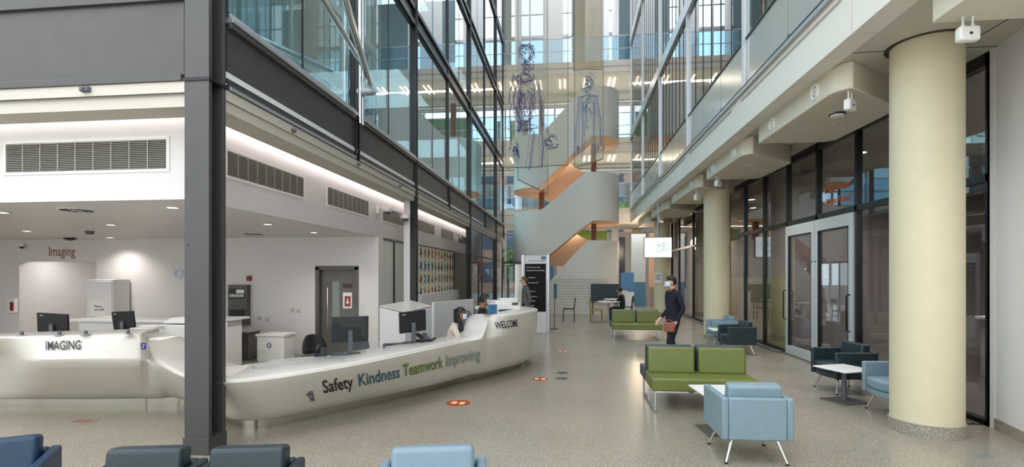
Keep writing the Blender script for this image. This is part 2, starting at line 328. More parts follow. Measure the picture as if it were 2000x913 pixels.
# --- left glass wall (windows) above the beams
wi = 0
def glazing(x, ys, levels, m, side, frame, joint=None, sub=None):
    global wi
    for a in range(len(ys) - 1):
        for (z0, z1) in levels:
            wi += 1; w = struct('window_%d' % wi)
            y0, y1 = ys[a] + .05, ys[a + 1] - .05
            MB().b(x - .006, x + .006, y0, y1, z0, z1).build('pane', m, w, smooth=False)
            b = MB(); t = .03
            b.b(x - .04, x + .04, y0, y0 + t, z0, z1); b.b(x - .04, x + .04, y1 - t, y1, z0, z1); b.b(x - .04, x + .04, y0 + t, y1 - t, z0, z0 + t); b.b(x - .04, x + .04, y0 + t, y1 - t, z1 - t, z1)
            if sub:
                for k in range(1, sub):
                    yy = y0 + (y1 - y0) * k / sub; b.b(x - .012, x + .012, yy - .009, yy + .009, z0 + t, z1 - t)
            b.build('window_frame', frame, w, smooth=False)
LV = [(4.31, 7.18), (7.62, 10.2), (10.62, 13.6), (13.9, 19)]
glazing(XF - .07, MUL, LV, 'glass_left', -1, 'steel_dark', sub=2)
k = 0
for i in range(7):
    for (z0, z1) in ((7.18, 7.62), (10.2, 10.62), (13.6, 13.9)):
        k += 1; b = MB(); b.b(XF - .14, XF - .0, MUL[i] + .02, MUL[i + 1] - .02, z0, z0 + .09); b.b(XF - .14, XF - .0, MUL[i] + .02, MUL[i + 1] - .02, z1 - .09, z1); b.b(XF - .08, XF - .05, MUL[i] + .02, MUL[i + 1] - .02, z0 + .09, z1 - .09)
        st(b.build('trim_%d' % (20 + k), 'steel_dark', smooth=False))
# rooms behind the left glass wall
b = MB(); b.b(-9, XF - .3, 4.8, 26, 3.75, 4.1); st(b.build('floor_upper_1', 'room_mid', smooth=False))
for j, z in enumerate((7.2, 10.25, 13.6)):
    b = MB(); b.b(-9, XF - .16, 4.8, 26, z, z + .38); st(b.build('floor_upper_%d' % (j + 2), 'room_mid', smooth=False))
b = MB(); b.b(-9.2, -9, 4.7, 26, 3.75, 19); b.b(-9, XF - .1, 4.7, 4.8, 3.75, 19); st(b.build('wall_office_left', 'room_mid', smooth=False))
for (z, ny) in ((7.1, 3), (10.15, 3), (13.5, 2)):
    for k in range(ny): lamp('office_fill', 'AREA', (-6.2, 7.5 + k * 7, z), 260, (.93, .98, 1), 3.5, 3)  # fill lights added to brighten the rooms behind the left glass
b = MB(); b.b(-16, XF, YF + .3, 31, 19, 19.2); st(b.build('roof_left', 'white', smooth=False))
# glazed screens on the ground floor beyond the art wall
b = MB()
w = struct('window_80')
MB().b(BX + .55, BX + .56, 16.95, 26, .02, 3.5).build('pane', 'glass_shop', w, smooth=False)
b = MB()
for y in (16.95, 19.9, 22.9, 25.95): b.b(BX + .53, BX + .58, y - .03, y + .03, 0, 3.5)
b.b(BX + .53, BX + .58, 16.95, 26, 2.36, 2.41); b.build('window_frame', 'black_frame', w, smooth=False)
MB().b(BX + .5, BX + .505, 17.0, 22.8, .02, 2.36).build('frosted_film', 'frosted_cream', w, smooth=False)
for (zz, tx) in ((2.02, 'coffee'), (1.55, 'to go')):
    letters('lettering', tx, .34, 'orange_ink', lambda x, y, zz=zz: (BX + .57, 19.0 + x, zz + y), w, width=1.5)
# frosted sliding panels under the side bulkhead
for j, (y0, y1) in enumerate(((10.67, 11.42), (11.48, 12.5))):
    w = struct('door_%d' % (j + 2)); MB().b(BX - .06, BX - .045, y0, y1, .02, ZC - .05).build('panel', 'frosted_panel', w, smooth=False)
    b = MB(); b.b(BX - .08, BX - .02, y0 - .03, y0, 0, ZC); b.b(BX - .08, BX - .02, y1, y1 + .03, 0, ZC); b.b(BX - .08, BX - .02, y0, y1, ZC - .05, ZC); b.build('frame', 'black_frame', w, smooth=False)
st(MB().b(BX - .5, BX - .4, 10.68, 26, 0, 3.7).build('wall_side', 'wall_white', smooth=False))
# art wall: tall panels with coloured motifs
PC = [(196, 150, 60), (60, 96, 150), (40, 132, 146), (150, 60, 70), (106, 132, 60), (70, 70, 100), (168, 100, 70), (96, 64, 60), (90, 140, 170), (190, 110, 90)]
for i, c in enumerate(PC): mat('motif_%d' % i, c, .7)
mat('art_board', (236, 232, 208), .6)
ya = [12.85, 13.6, 14.35, 15.1, 15.85, 16.6, 17.35]
for j in range(6):
    t = thing('art_panel', 'tall cream panel printed with rows of coloured creatures, ' + ORD[j] + ' panel from the nearer steel column', 'art panel', (BX, ya[j], 0), 0, 'printed art panels behind the welcome desk')
    MB().b(0, .02, .01, .74, .7, ZC - .03).build('board', 'art_board', t, smooth=False)
    b = MB()
    for r in range(5):
        for q in range(2):
            b.cur = random.randrange(10); cy, cz = .2 + q * .36, .86 + r * .36; pts = []
            n_ = random.choice((3, 4, 5, 6)); ph = random.random() * 6
            for k in range(18):
                a = k / 18 * 6.283; rr = .075 + .035 * math.sin(n_ * a + ph); pts.append((.021, cy + rr * 1.35 * math.cos(a) * random.uniform(.8, 1.), cz + rr * 1.7 * math.sin(a)))
            b.plate(pts, (.003, 0, 0))
    b.build('printed_pattern', ['motif_%d' % i for i in range(10)], t, smooth=False)
b = MB(); b.b(BX - .02, BX + .03, 12.78, 17.4, ZC - .03, ZC + .0); b.b(BX - .02, BX + .03, 17.38, 17.46, 0, ZC); st(b.build('trim_50', 'black_frame', smooth=False))
st(MB().b(BX + .04, BX + .2, 12.9, 17.3, 0, 1.18).build('wall_low', 'white', smooth=False))

# --- grilles in the bulkhead
def grille(t, L, z0, z1, nsl, nv):
    b = MB(); b.b(0, L, -.012, .0, z0 - .035, z0); b.b(0, L, -.012, 0, z1, z1 + .035); b.b(-.035, 0, -.012, 0, z0 - .035, z1 + .035); b.b(L, L + .035, -.012, 0, z0 - .035, z1 + .035)
    b.build('frame', 'white_plastic', t, .003, smooth=False)
    MB().b(0, L, -.004, -.001, z0, z1).build('backing', 'grille_void', t, smooth=False)
    b = MB()
    for k in range(nsl):
        z = z0 + (z1 - z0) * (k + .5) / nsl; b.add([(0, -.003, z + .009), (L, -.003, z + .009), (L, -.014, z - .004), (0, -.014, z - .004)], [(0, 1, 2, 3)])
    for k in range(1, nv): b.b(L * k / nv - .004, L * k / nv + .004, -.016, -.004, z0, z1)
    b.build('slats', 'grille_metal', t, smooth=False)
t = thing('air_grille', 'long white-framed air grille facing the camera above the imaging desk', 'air grille', (-6.19, BY, 0), 0)
grille(t, 1.93, 2.83, 3.14, 16, 9)
for j in range(6):
    t = thing('air_grille', 'white-framed air grille on the side bulkhead, ' + ORD[j] + ' from the massive steel column', 'air grille', (BX, 5.594 + 2.506 * j, 0), math.pi / 2, 'air grilles along the side bulkhead')
    grille(t, 1.73, 2.87, 3.16, 14, 9)

# --- downlights etc in imaging ceiling
def disc(t, r, z=0, m='light_on'):
    b = MB(); b.lathe([(r + .015, z), (r + .02, z - .008), (r, z - .01), (r - .004, z - .002)]); b.build('trim_ring', 'white_plastic', t)
    b = MB(); b.lathe([(r - .005, z - .001), (r - .005, z - .004)]); b.build('lens', m, t)
DL = [((337, 405), 'beside the massive column'), ((217, 439), 'in front of the smoke detector'), ((52, 451), 'above the Imaging sign'), ((5, 415), 'at the left picture edge near the bulkhead'), ((5, 470), 'farthest left by the back wall'), ((215, 464), 'over the white wall cabinet'), ((523, 438), 'above the grey door side of the room'), ((613, 454), 'just before the grey door')]
for (p, w_) in DL:
    q = on_z(p[0], p[1], ZC); t = thing('downlight', 'round lit recessed downlight in the imaging ceiling, ' + w_, 'ceiling light', (q.x, q.y, ZC)); disc(t, .06)
    lamp('downlight_lamp', 'SPOT', (q.x, q.y, ZC - .02), 12 if q.y < 5.9 else 52, (1, .93, .88), .05, spot=2.4)
for (p, w_) in (((-120, 440), 'x'), ((120, 400), 'y')): pass
for (p, w_) in (((150, 410), 'near the front grille'), ((495, 457), 'near the grey door')):
    q = on_z(p[0], p[1], ZC); t = thing('ceiling_diffuser', 'round slotted air diffuser in the imaging ceiling ' + w_, 'air diffuser', (q.x, q.y, ZC))
    b = MB(); b.lathe([(.2, 0), (.2, -.008), (0.001, -.01)]); b.build('plate', 'white_plastic', t)
    b = MB()
    for k in range(16):
        a = k / 16 * 6.283; b.ob((.12 * math.cos(a), .12 * math.sin(a), -.012), (.1, .016, .006), Matrix.Rotation(a + .5, 3, 'Z'))
    b.build('slots', 'black_plastic', t, smooth=False)
for (p, nm, lb) in (((175, 452), 'smoke_detector', 'small boxy smoke detector under the imaging ceiling'), ((137, 465), 'ceiling_camera', 'black dome camera hanging at the imaging ceiling')):
    q = on_z(p[0], p[1], ZC); b = MB()
    if nm == 'smoke_detector': b.lathe([(.07, 0), (.07, -.03), (.05, -.06), (.001, -.062)])
    else: b.ob((0, 0, -.02), (.2, .12, .03)); b.ell((0, 0, -.03), (.09, .07, .03))
    o = b.build(nm, 'grey_plastic' if nm == 'smoke_detector' else 'black_plastic'); o.location = q; tag(o, lb, 'detector' if nm[0] == 's' else 'camera')
lamp('alcove_lamp', 'AREA', (-11.5, 11.0, 2.2), 14, (1, .97, .95), 1.4, .2)
q = Vector((-12.4, 10.33, 2.35)); t = thing('dome_camera', 'small dark dome camera in the corner left of the Imaging sign', 'camera', q)
MB().lathe([(.06, .05), (.06, 0), (.05, -.01)]).build('housing', 'white_plastic', t); MB().ell((0, 0, -.01), (.045, .045, .05)).build('dome', 'black_plastic', t)

# --- grey door in the back wall
w = struct('door_1')
b = MB(); f = .07; b.b(dx0 - .02, dx0 + f, YB - .02, YB + .14, 0, dz); b.b(dx1 - f, dx1 + .02, YB - .02, YB + .14, 0, dz); b.b(dx0 - .02, dx1 + .02, YB - .02, YB + .14, dz - .06, dz + .03); b.build('door_frame', 'cabinet_grey', w, .003, smooth=False)
b = MB(); b.b(dx0 + f, dx1 - f, YB + .08, YB + .12, 0, dz - .06); b.build('door_leaf', 'door_grey', w, smooth=False)
b = MB(); b.b(dx0 + .32, dx0 + .48, YB + .07, YB + .085, .35, dz - .3); b.build('vision_panel', 'frosted', w, smooth=False)
b = MB(); X_ = dx0 + .25; b.tube([(X_, YB + .07, .5), (X_, YB + .0, .52), (X_, YB, .6), (X_, YB, 1.38), (X_, YB + .0, 1.42), (X_, YB + .07, 1.44)], .012); b.build('pull_handle', 'chrome', w)
t = thing('door_notice', 'small dark name plate on the grey door', 'sign', (dx1 - .36, YB + .075, 1.42)); MB().b(0, .2, -.004, 0, 0, .08).build('plate', 'chair_dark', t, smooth=False); letters('lettering', 'Staff only', .05, 'red', lambda x, y: (.02 + x, -.006, .025 + y), t, width=.15)
t = thing('door_notice', 'white framed notice with a red panel taped to the grey door', 'sign', (dx1 - .36, YB + .075, .98)); MB().b(0, .2, -.005, 0, 0, .34).build('sheet', 'paper', t, smooth=False)
MB().b(.04, .17, -.008, -.005, .04, .26).build('red_panel', 'red', t, smooth=False); b = MB(); b.ell((.105, -.009, .13), (.03, .003, .04)); b.ell((.105, -.009, .2), (.015, .003, .02)); b.build('symbol', 'paper', t)
# wall fire panel, alarm, sockets
t = thing('fire_control_cabinet', 'dark grey wall cabinet with control window beside the grey door', 'control panel', (-7.32, YB, .62))
MB().b(0, .44, -.13, 0, 0, .86).build('body', 'cabinet_grey', t, .008, smooth=False)
MB().b(.03, .40, -.135, -.13, .56, .78).build('control_window', 'black_plastic', t, smooth=False)
b = MB()
for k in range(6): b.b(.05 + .055 * k, .085 + .055 * k, -.14, -.135, .6, .66)
b.b(.2, .38, -.14, -.135, .68, .76); b.build('labels', 'paper', t, smooth=False)
MB().b(.04, .40, -.14, -.13, .12, .33).build('lower_window', 'black_plastic', t, smooth=False); b = MB(); b.cyl((.02, -.15, .44), (.05, -.15, .44), .012); b.build('lock', 'chrome', t)
o = MB().b(-.05, .05, -.06, 0, -.055, .055).build('fire_alarm', 'red', None, .012); o.location = (-6.9, YB, 1.62); tag(o, 'small red fire alarm sounder on the wall above the grey control cabinet', 'alarm')
for (x, z, lb) in ((-6.68, .75, 'just right of the control cabinet'), (-5.92, .93, 'left one of the pair mid wall'), (-5.78, .92, 'right one of the pair mid wall'), (-6.5, .73, 'next to the second socket')):
    t = thing('wall_socket', 'small pale square socket plate on the back wall, ' + lb, 'socket', (x, YB, z)); MB().b(-.04, .04, -.01, 0, -.04, .04).build('plate', 'grille_metal', t, .003); MB().b(-.015, .015, -.014, -.01, -.01, .01).build('switch', 'white_plastic', t)
# white wall cabinet with notice, dispenser, disc
t = thing('wall_cabinet', 'white metal wall cabinet with a paper notice left of the massive column', 'cabinet', (-10.35, 9.95, .38))
MB().b(0, .62, 0, .42, 0, 1.22).build('body', 'white_plastic', t, .008, smooth=False); MB().b(.01, .60, -.02, 0, .02, 1.18).build('door', 'white', t, .006, smooth=False)
MB().b(.12, .44, -.026, -.02, .42, .76).build('notice', 'paper', t, smooth=False); letters('lettering', 'Please\nask staff', .07, 'ink_black', lambda x, y: (.2 + x, -.028, .62 + y), t); MB().b(.12, .44, -.03, -.02, .36, .41).build('label_strip', 'cabinet_grey', t, smooth=False)
t = thing('soap_dispenser', 'white and red hand gel dispenser on the wall behind the imaging desk', 'dispenser', (-12.65, 10.34, .82)); MB().b(-.1, .1, -.05, .05, 0, .34).build('body', 'white_plastic', t, .02, 3); MB().b(.0, .09, -.06, -.05, .06, .26).build('label_patch', 'red', t, .004)
b = MB(); n_ = 24; b.rows([[((r * math.cos(6.283 * k / n_)), y, r * math.sin(6.283 * k / n_)) for k in range(n_)] for r, y in ((.12, 0), (.12, -.02), (.07, -.02), (.07, 0))], True); o = b.build('wall_disc', 'mask_blue'); o.location = (-8.58, YB, 1.72); tag(o, 'pale blue ring sign on the wall partly behind the massive column', 'sign')
# ================================================================ RIGHT SIDE
XR = 2.87; XG = 4.7; ZS = 4.2
# fascia panels
FJ = [-1, 1.9, 5.6, 9.3, 13.07, 17.1, 21.1, 25.0]
for i in range(7):
    y0, y1 = FJ[i] + .01, FJ[i + 1] - .01
    w = MB(); w.b(XR, XR + .25, y0, y1, ZS - .03, 4.6); w.b(XR + .03, XR + .25, y0 + .2, y1 - .2, 4.6, 4.65); w.b(XR, XR + .25, y0, y0 + .2, 4.6, 4.65); w.b(XR, XR + .25, y1 - .2, y1, 4.6, 4.65); w.b(XR, XR + .25, y0, y1, 4.65, 4.72)
    st(w.build('wall_fascia_%d' % (i + 1), 'fascia', smooth=False))
b = MB(); b.b(XR - .05, XR + .1, -1, 25, 4.72, 4.75); b.b(XR - .02, XR + .1, -1, 25, 4.75, 4.8); st(b.build('trim_60', 'silver', smooth=False))
b = MB(); b.b(XR - .02, XR + .0, -1, 25, 4.80, 4.83); st(b.build('trim_61', 'steel_dark', smooth=False))
# soffit with joints
st(MB().b(XR + .25, 9.5, -4, 25, ZS, ZS + .15).build('ceiling_soffit', 'soffit', smooth=False))
b = MB()
for k in range(22): y = .4 + k * 1.15; b.b(XR + .27, XG, y, y + .014, ZS - .002, ZS + .001)
b.b(XG - .45, XG - .436, -1, 25, ZS - .002, ZS + .001); b.b(XR + .245, XR + .262, -1, 25, ZS - .003, ZS + .001)
st(b.build('ceiling_joint', 'joint', smooth=False))
BOX = [(2.1, 4.82), (6.35, 8.93), (9.62, 12.2), (13.1, 16.3), (17.3, 20.2), (21.2, 24)]
for j, (y0, y1) in enumerate(BOX):
    x0 = 3.12; r = .28; zb = 3.88
    pts = [(x0, y1)] + [(x0 + r - r * math.cos(a), y0 + r - r * math.sin(a)) for a in [k * math.pi / 2 * .72 / 6 for k in range(7)]]
    lx, ly = pts[-1]; pts += [(lx + .95, ly + .80), (lx + 1.02, ly + .93), (lx + 1.0, y1 - .1), (lx + .9, y1)]
    t = thing('ceiling_bulkhead', 'cream drop-down ceiling box with one rounded corner over the seating side, ' + ORD[j] + ' from the camera', 'ceiling box', (0, 0, 0), 0, 'drop-down boxes under the right soffit')
    MB().prism(pts, zb, ZS).build('body', 'bulkhead', t, .012, 2)
    for yy in ([y0 + .6, y1 - .58] if y0 > 5 else [y0 + .8]):
        s = MB(); n = 28; ring = lambda R, x: [(x0 + x, yy + R * math.cos(6.283 * k / n), 4.04 + R * math.sin(6.283 * k / n)) for k in range(n)]
        s.rows([ring(.105, 0), ring(.10, -.02), (ring(.085, -.022)), ring(.065, -.006)], True); s.rows([ring(.05, -.004), ring(.045, -.018), ring(.03, -.018), ring(.028, -.003)], True)
        sp = s.build('speaker_ring', 'white_plastic', t)
        MB().rows([ring(.066, -.003), ring(.001, -.004)], True).build('speaker_cone', 'grille_metal', sp)
    for q in range(2):
        s = MB(); s.lathe([(.06, 0), (.06, -.006), (.04, -.008), (.038, 0)], (x0 + .42 + .3 * q, y0 + 1.0 + .5 * q, zb)); s.build('lamp_ring', 'white_plastic', t)
    lamp('soffit_fill', 'SPOT', (x0 + .5, (y0 + y1) / 2, zb - .02), 80, (1, .95, .86), .06, spot=2.5)  # added fill spot, brightens the seating side under the soffit
# round columns
CY = [6.04, 14.02, 22.1, 30.2]
CLAB = ['thick cream round column nearest the camera beside the pale blue armchair', 'cream round column standing behind the far pair of blue armchairs', 'cream round column with the hanging screen in front of it', 'farthest cream round column next to the staircase']
for i, y in enumerate(CY):
    t = thing('round_column', CLAB[i], 'column', (3.85, y, 0))
    m = MB(); m.lathe([(.325, .0), (.325, 4.3)], n=56); m.build('shaft', 'cream', t)
    m = MB(); m.lathe([(.34, 0), (.34, .13), (.326, .132)], n=56); m.build('base_ring', 'terrazzo_base', t)
    if i < 3: m = MB(); m.rows([[(R * math.cos(6.283 * k / 56), R * math.sin(6.283 * k / 56), ZS + zz) for k in range(56)] for R, zz in ((.326, -.004), (.375, -.004), (.375, .0))], True); m.build('collar_shadow_gap', 'joint', t)
t = thing('notice', 'white notice taped round the third cream column', 'notice', (3.85 - .2, 22.1 - .27, 1.35), -.62); MB().b(-.17, .17, -.02, -.012, 0, .42).build('sheet', 'paper', t, smooth=False); letters('lettering', 'PLEASE\nKEEP\nAPART', .09, 'ink_black', lambda x, y: (-.12 + x, -.024, .3 + y), t)
# shop glazing
GM = [6.30, 7.62, 8.97, 10.31, 11.65, 13.0, 14.37, 15.84, 17.2, 18.36, 20.2, 22.77]
wi = 99
for i in range(len(GM) - 1):
    y0, y1 = GM[i] + .03, GM[i + 1] - .03
    for (z0, z1) in ((.06, 2.75), (2.84, 4.06)):
        if z0 < 1 and i in (2, 3): continue
        wi += 1; w = struct('window_%d' % wi)
        MB().b(XG - .006, XG + .006, y0, y1, z0, z1).build('pane', 'glass_shop', w, smooth=False)
        if z0 < 1 and i in (4, 5, 6): MB().b(XG + .012, XG + .016, y0, y1, .06, 1.62).build('frosted_film', 'frosted_green' if i == 4 else 'frosted_cream', w, smooth=False)
        if z0 > 1 and i == 2:
            for tx, zz in (('Main Point', 3.19), ('(Main Point)', 2.97)):
                letters('lettering', tx, .17, 'orange_ink', lambda x, y, zz=zz: (XG - .012, 10.05 - x, zz + y), w, width=.85)
b = MB()
for y in GM + [24.4]: b.b(XG - .05, XG + .05, y - .032, y + .032, 0, ZS)
b.b(XG - .05, XG + .05, 6.3, 24.4, 2.75, 2.84); b.b(XG - .05, XG + .05, 6.3, 24.4, 4.06, ZS); b.b(XG - .05, XG + .05, 6.3, 8.97, 0, .06); b.b(XG - .05, XG + .05, 11.65, 24.4, 0, .06)
st(b.build('window_mullion', 'black_frame', smooth=False))
st(MB().b(XG - .05, XG + .35, 6.2, 6.3, 0, ZS).build('wall_jamb', 'wall_white', smooth=False))
for j, (ya_, yb_) in enumerate(((9.0, 10.30), (10.33, 11.62))):
    w = struct('door_%d' % (j + 4)); fr = .11
    b = MB()
    b.b(XG - .09, XG - .01, ya_, ya_ + fr, .02, 2.73); b.b(XG - .09, XG - .01, yb_ - fr, yb_, .02, 2.73); b.b(XG - .09, XG - .01, ya_ + fr, yb_ - fr, 2.52, 2.73); b.b(XG - .09, XG - .01, ya_ + fr, yb_ - fr, .02, .2)
    b.build('door_frame', 'white_metal', w, .006, smooth=False)
    b = MB(); e = .05; a_, c_ = ya_ + fr, yb_ - fr
    b.b(XG - .085, XG - .03, a_, a_ + .03, .2, 2.52); b.b(XG - .085, XG - .03, c_ - .03, c_, .2, 2.52); b.b(XG - .085, XG - .03, a_, c_, 2.49, 2.52); b.build('gasket', 'black_frame', w, smooth=False)
    MB().b(XG - .055, XG - .045, a_ + .03, c_ - .03, .2, 2.49).build('pane', 'glass_shop', w, smooth=False)
    yy = ya_ + .05 if j == 0 else yb_ - .05
    b = MB(); b.tube([(XG - .09, yy, .75), (XG - .15, yy, .77), (XG - .15, yy, 1.35), (XG - .09, yy, 1.37)], .014); b.build('door_handle', 'steel_dark', w)
    b = MB(); b.cyl((XG - .1, yb_ - .05 if j == 0 else ya_ + .05, 1.95), (XG - .09, yb_ - .05 if j == 0 else ya_ + .05, 1.95), .015); b.build('door_button', 'black_plastic', w)
# floor grille along the glazing
t = thing('floor_grille', 'narrow black floor heating grille running along the foot of the shop glazing', 'floor grille', (0, 0, 0))
MB().b(XG - .22, XG - .055, 11.8, 24, .001, .012).build('channel', 'black_frame', t, smooth=False)
b = MB()
for k in range(4): b.b(XG - .2 + k * .04, XG - .185 + k * .04, 11.8, 24, .012, .02)
for k in range(9): b.b(XG - .24, XG - .05, 11.9 + k * 1.35, 12.0 + k * 1.35, .012, .024)
b.build('bars', 'silver', t, smooth=False)
t = thing('floor_grille', 'short black floor grille behind the nearest cream column', 'floor grille', (0, 0, 0))
MB().b(XG - .22, XG - .055, 6.35, 7.5, .001, .012).build('channel', 'black_frame', t, smooth=False)
b = MB(); b.b(XG - .2, XG - .18, 6.35, 7.5, .012, .02); b.b(XG - .13, XG - .11, 6.35, 7.5, .012, .02); b.build('bars', 'silver', t, smooth=False)
b = MB(); b.b(-.1, .1, -.035, .035, .001, .004); o = b.build('floor_socket', 'silver'); o.location = on_z(1918, 893, 0); o.rotation_euler = (0, 0, .3); tag(o, 'flush metal floor box plate near the right wall base', 'floor box')
# shop interiors
st(MB().b(XG + .05, 9.5, 6, 31, -.01, .004).build('floor_shop', 'room_floor', smooth=False))
b = MB(); b.b(9.5, 9.7, 6, 31, 0, 4.2); b.b(XG + .35, 9.5, 6.0, 6.2, 0, 4.2); b.b(XG + .1, 9.5, 13.0, 13.1, 0, 4.2); b.b(XG + .1, 9.5, 24.4, 24.6, 0, 4.2); st(b.build('wall_shop', 'room_dark', smooth=False))
for j, (x, y) in enumerate(((6.2, 8.0), (7.2, 9.6), (5.9, 11.2), (6.4, 14.3), (7.4, 16.0), (6.0, 17.8), (6.8, 20), (6.2, 22.4))):
    t = thing('downlight', 'small round ceiling light glowing inside the shop behind the glazing, ' + ORD[j] + ' from the camera', 'ceiling light', (x, y, ZS), 0, 'ceiling lights inside the shop'); disc(t, .11)
    lamp('shop_lamp', 'SPOT', (x, y, ZS - .03), 210, (1, .92, .85), .08, spot=2.5)
t = thing('counter', 'long pale counter inside the dark shop behind the nearest column', 'counter', (7.2, 7.3, 0)); MB().b(-.3, .3, -.9, 2.2, 0, .95).build('body', 'room_mid', t, .01); MB().b(-.35, .35, -.95, 2.25, .95, 1.0).build('worktop', 'white', t, .005)
t = thing('linear_light', 'long pinkish white light strip inside the shop behind the nearest column', 'ceiling light', (6.6, 7.2, 2.75)); MB().b(-.04, .04, -.8, 1.6, 0, .05).build('body', 'cove_light', t, smooth=False); MB().b(-.05, .05, -.85, 1.65, .05, .09).build('housing', 'white_metal', t, smooth=False)
for q in (-.5, 1.3): MB().cyl((6.6, 7.2 + q, 2.84), (6.6, 7.2 + q, 4.2), .006).build('hanger', 'silver')
for q in (bpy.data.objects['hanger'], bpy.data.objects['hanger.001']): q.parent = t; q.location = (-6.6, -7.2, -2.75)

# upper right glass wall
RM = [1.9, 5.6, 8.95, 13.1, 17.1, 21.1, 25.0]
wi = 149
for i in range(6):
    for (z0, z1, sp) in ((4.84, 5.62, 1), (5.65, 8.15, 0), (8.48, 12.75, 0), (13.1, 19, 0)):
        wi += 1; w = struct('window_%d' % wi); y0, y1 = RM[i] + .06, RM[i + 1] - .06; n = 2 if i == 1 else (3 if i < 3 else 4)
        if sp:
            for k in range(n):
                a_, c_ = y0 + (y1 - y0) * k / n + .012, y0 + (y1 - y0) * (k + 1) / n - .012; r = .16; pts = []
                for (cy, cz, a0) in ((a_ + r, z0 + r, 180), (c_ - r, z0 + r, 270)):
                    for q in range(6): an = math.radians(a0 + 90 * q / 5); pts.append((XR + .05, cy + r * math.cos(an), cz + r * math.sin(an)))
                pts += [(XR + .05, c_, z1), (XR + .05, a_, z1)]
                MB().plate(pts, (.02, 0, 0)).build('spandrel_panel', 'spandrel', w, smooth=False)
            MB().b(XR + .12, XR + .14, y0, y1, z0, z1).build('backing', 'steel_dark', w, smooth=False)
        else:
            MB().b(XR + .05, XR + .062, y0, y1, z0, z1).build('pane', 'glass_right', w, smooth=False)
            b = MB()
            for k in range(1, n * 2): yy = y0 + (y1 - y0) * k / (2 * n); b.b(XR + .04, XR + .07, yy - .008, yy + .008, z0, z1)
            b.build('glazing_joint', 'steel_dark', w, smooth=False)
b = MB()
for y in RM: b.b(XR - .0, XR + .12, y - .05, y + .05, 4.8, 19)
st(b.build('trim_62', 'white_metal', smooth=False))
for k, (z0, z1) in enumerate(((8.15, 8.48), (12.75, 13.1))): st(MB().b(XR - .02, XR + .16, 1.9, 25, z0, z1).build('trim_%d' % (63 + k), 'white_metal', smooth=False))
st(MB().b(XR + .03, XR + .06, 1.9, 25, 5.62, 5.65).build('trim_65', 'steel_dark', smooth=False))
b = MB(); b.b(XR + .2, 9, 1.9, 25, 8.15, 8.4)
b.b(XR + .2, 9, 1.9, 25, 12.75, 13.0); b.b(XR + .2, 9.5, -4, 31, 19, 19.2); st(b.build('floor_upper_right', 'room_mid', smooth=False))
st(MB().b(9, 9.2, 1.8, 25, 4.4, 19).build('wall_office_right', 'room_mid', smooth=False)); st(MB().b(XR + .2, 9, 1.7, 1.85, 4.4, 19).build('wall_office_front', 'room_mid', smooth=False))
# unseen glazed front behind the camera, made open to give frontal light
for k in range(8):
    w = struct('window_%d' % (400 + k)); xa_, xb_ = -15.5 + 2.7 * k, -12.8 + 2.7 * k
    b = MB(); b.b(xa_, xa_ + .08, -4.2, -4.1, 0, 5); b.b(xb_ - .08, xb_, -4.2, -4.1, 0, 5); b.b(xa_, xb_, -4.2, -4.1, 0, .08); b.b(xa_, xb_, -4.2, -4.1, 4.9, 5); b.b(xa_, xb_, -4.2, -4.1, 2.5, 2.6); b.build('window_frame', 'black_frame', w, smooth=False)
    MB().b(xa_ + .08, xb_ - .08, -4.16, -4.15, .08, 4.9).build('pane', 'glass_clear', w, smooth=False)

# ================================================================ FAR END
YD = 26.3; DK = [(4.27, 5.07), (7.85, 8.65), (11.9, 12.55)]
DLAB = ['lowest', 'middle', 'upper']
for j, (z0, z1) in enumerate(DK):
    m = MB(); m.b(-9, 9, YD, 30.6, z0 + .08, z1 - .05); st(m.build('floor_deck_%d' % (j + 1), 'stair_white', smooth=False))
    m = MB(); m.b(-9, 9, YD - .05, YD + .12, z1 - .28, z1); m.b(-9, 9, YD + .02, YD + .2, z0, z0 + .35); st(m.build('trim_%d' % (70 + j), 'fascia', smooth=False))
    t = thing('glass_balustrade', 'blue tinted glass balustrade with a slim rail on the %s far walkway' % DLAB[j], 'balustrade', (0, YD, z1))
    k = 0
    for x in [-8.8 + 1.5 * q for q in range(12)]:
        MB().b(x, x + 1.47, 0, .015, .03, 1.22).build('glass_panel', 'glass_blue', t, smooth=False)
    m = MB(); m.b(-8.8, 9, -.02, .03, .58, .61); m.b(-8.8, 9, -.02, .04, 1.22, 1.26); m.build('rail', 'silver', t, smooth=False)
# linear lights under the decks
n = 0
for j, (z0, z1) in enumerate(DK):
    for x in [-6.9 + 1.3 * q for q in range(13)]:
        for dx in (-.13, .13):
            if j == 0: continue
            n += 1; o = MB().b(-.022, .022, -.65, .65, -.03, .02).build('linear_light', 'linear_light', smooth=False); o.location = (x + dx, 27.7, z0 + .07 )
            tag(o, 'slim warm white light strip under the %s far walkway, one of a pair' % DLAB[j], 'ceiling light', 'paired light strips under the %s walkway' % DLAB[j])
    lamp('deck_lamp', 'AREA', (0, 27.7, z0 - .05), 70, (1, .88, .74), 12, .3)
# ducts
for j, z in enumerate((11.35, 7.55)):
    t = thing('duct', 'round galvanised duct running across below the %s far walkway' % DLAB[2 - j], 'duct', (0, 29.2, z))
    m = MB(); m.cyl((-9, 0, 0), (9, 0, 0), .19, n=24); m.build('pipe', 'galvanised', t); m = MB()
    for x in range(-8, 9, 2): m.cyl((x, 0, 0), (x + .06, 0, 0), .2, n=24)
    m.build('collar', 'galvanised', t); m = MB()
    for x in range(-8, 9, 2): m.cyl((x + .5, 0, .15), (x + .5, 0, .66), .012, n=8)
    m.build('hanger', 'silver', t)
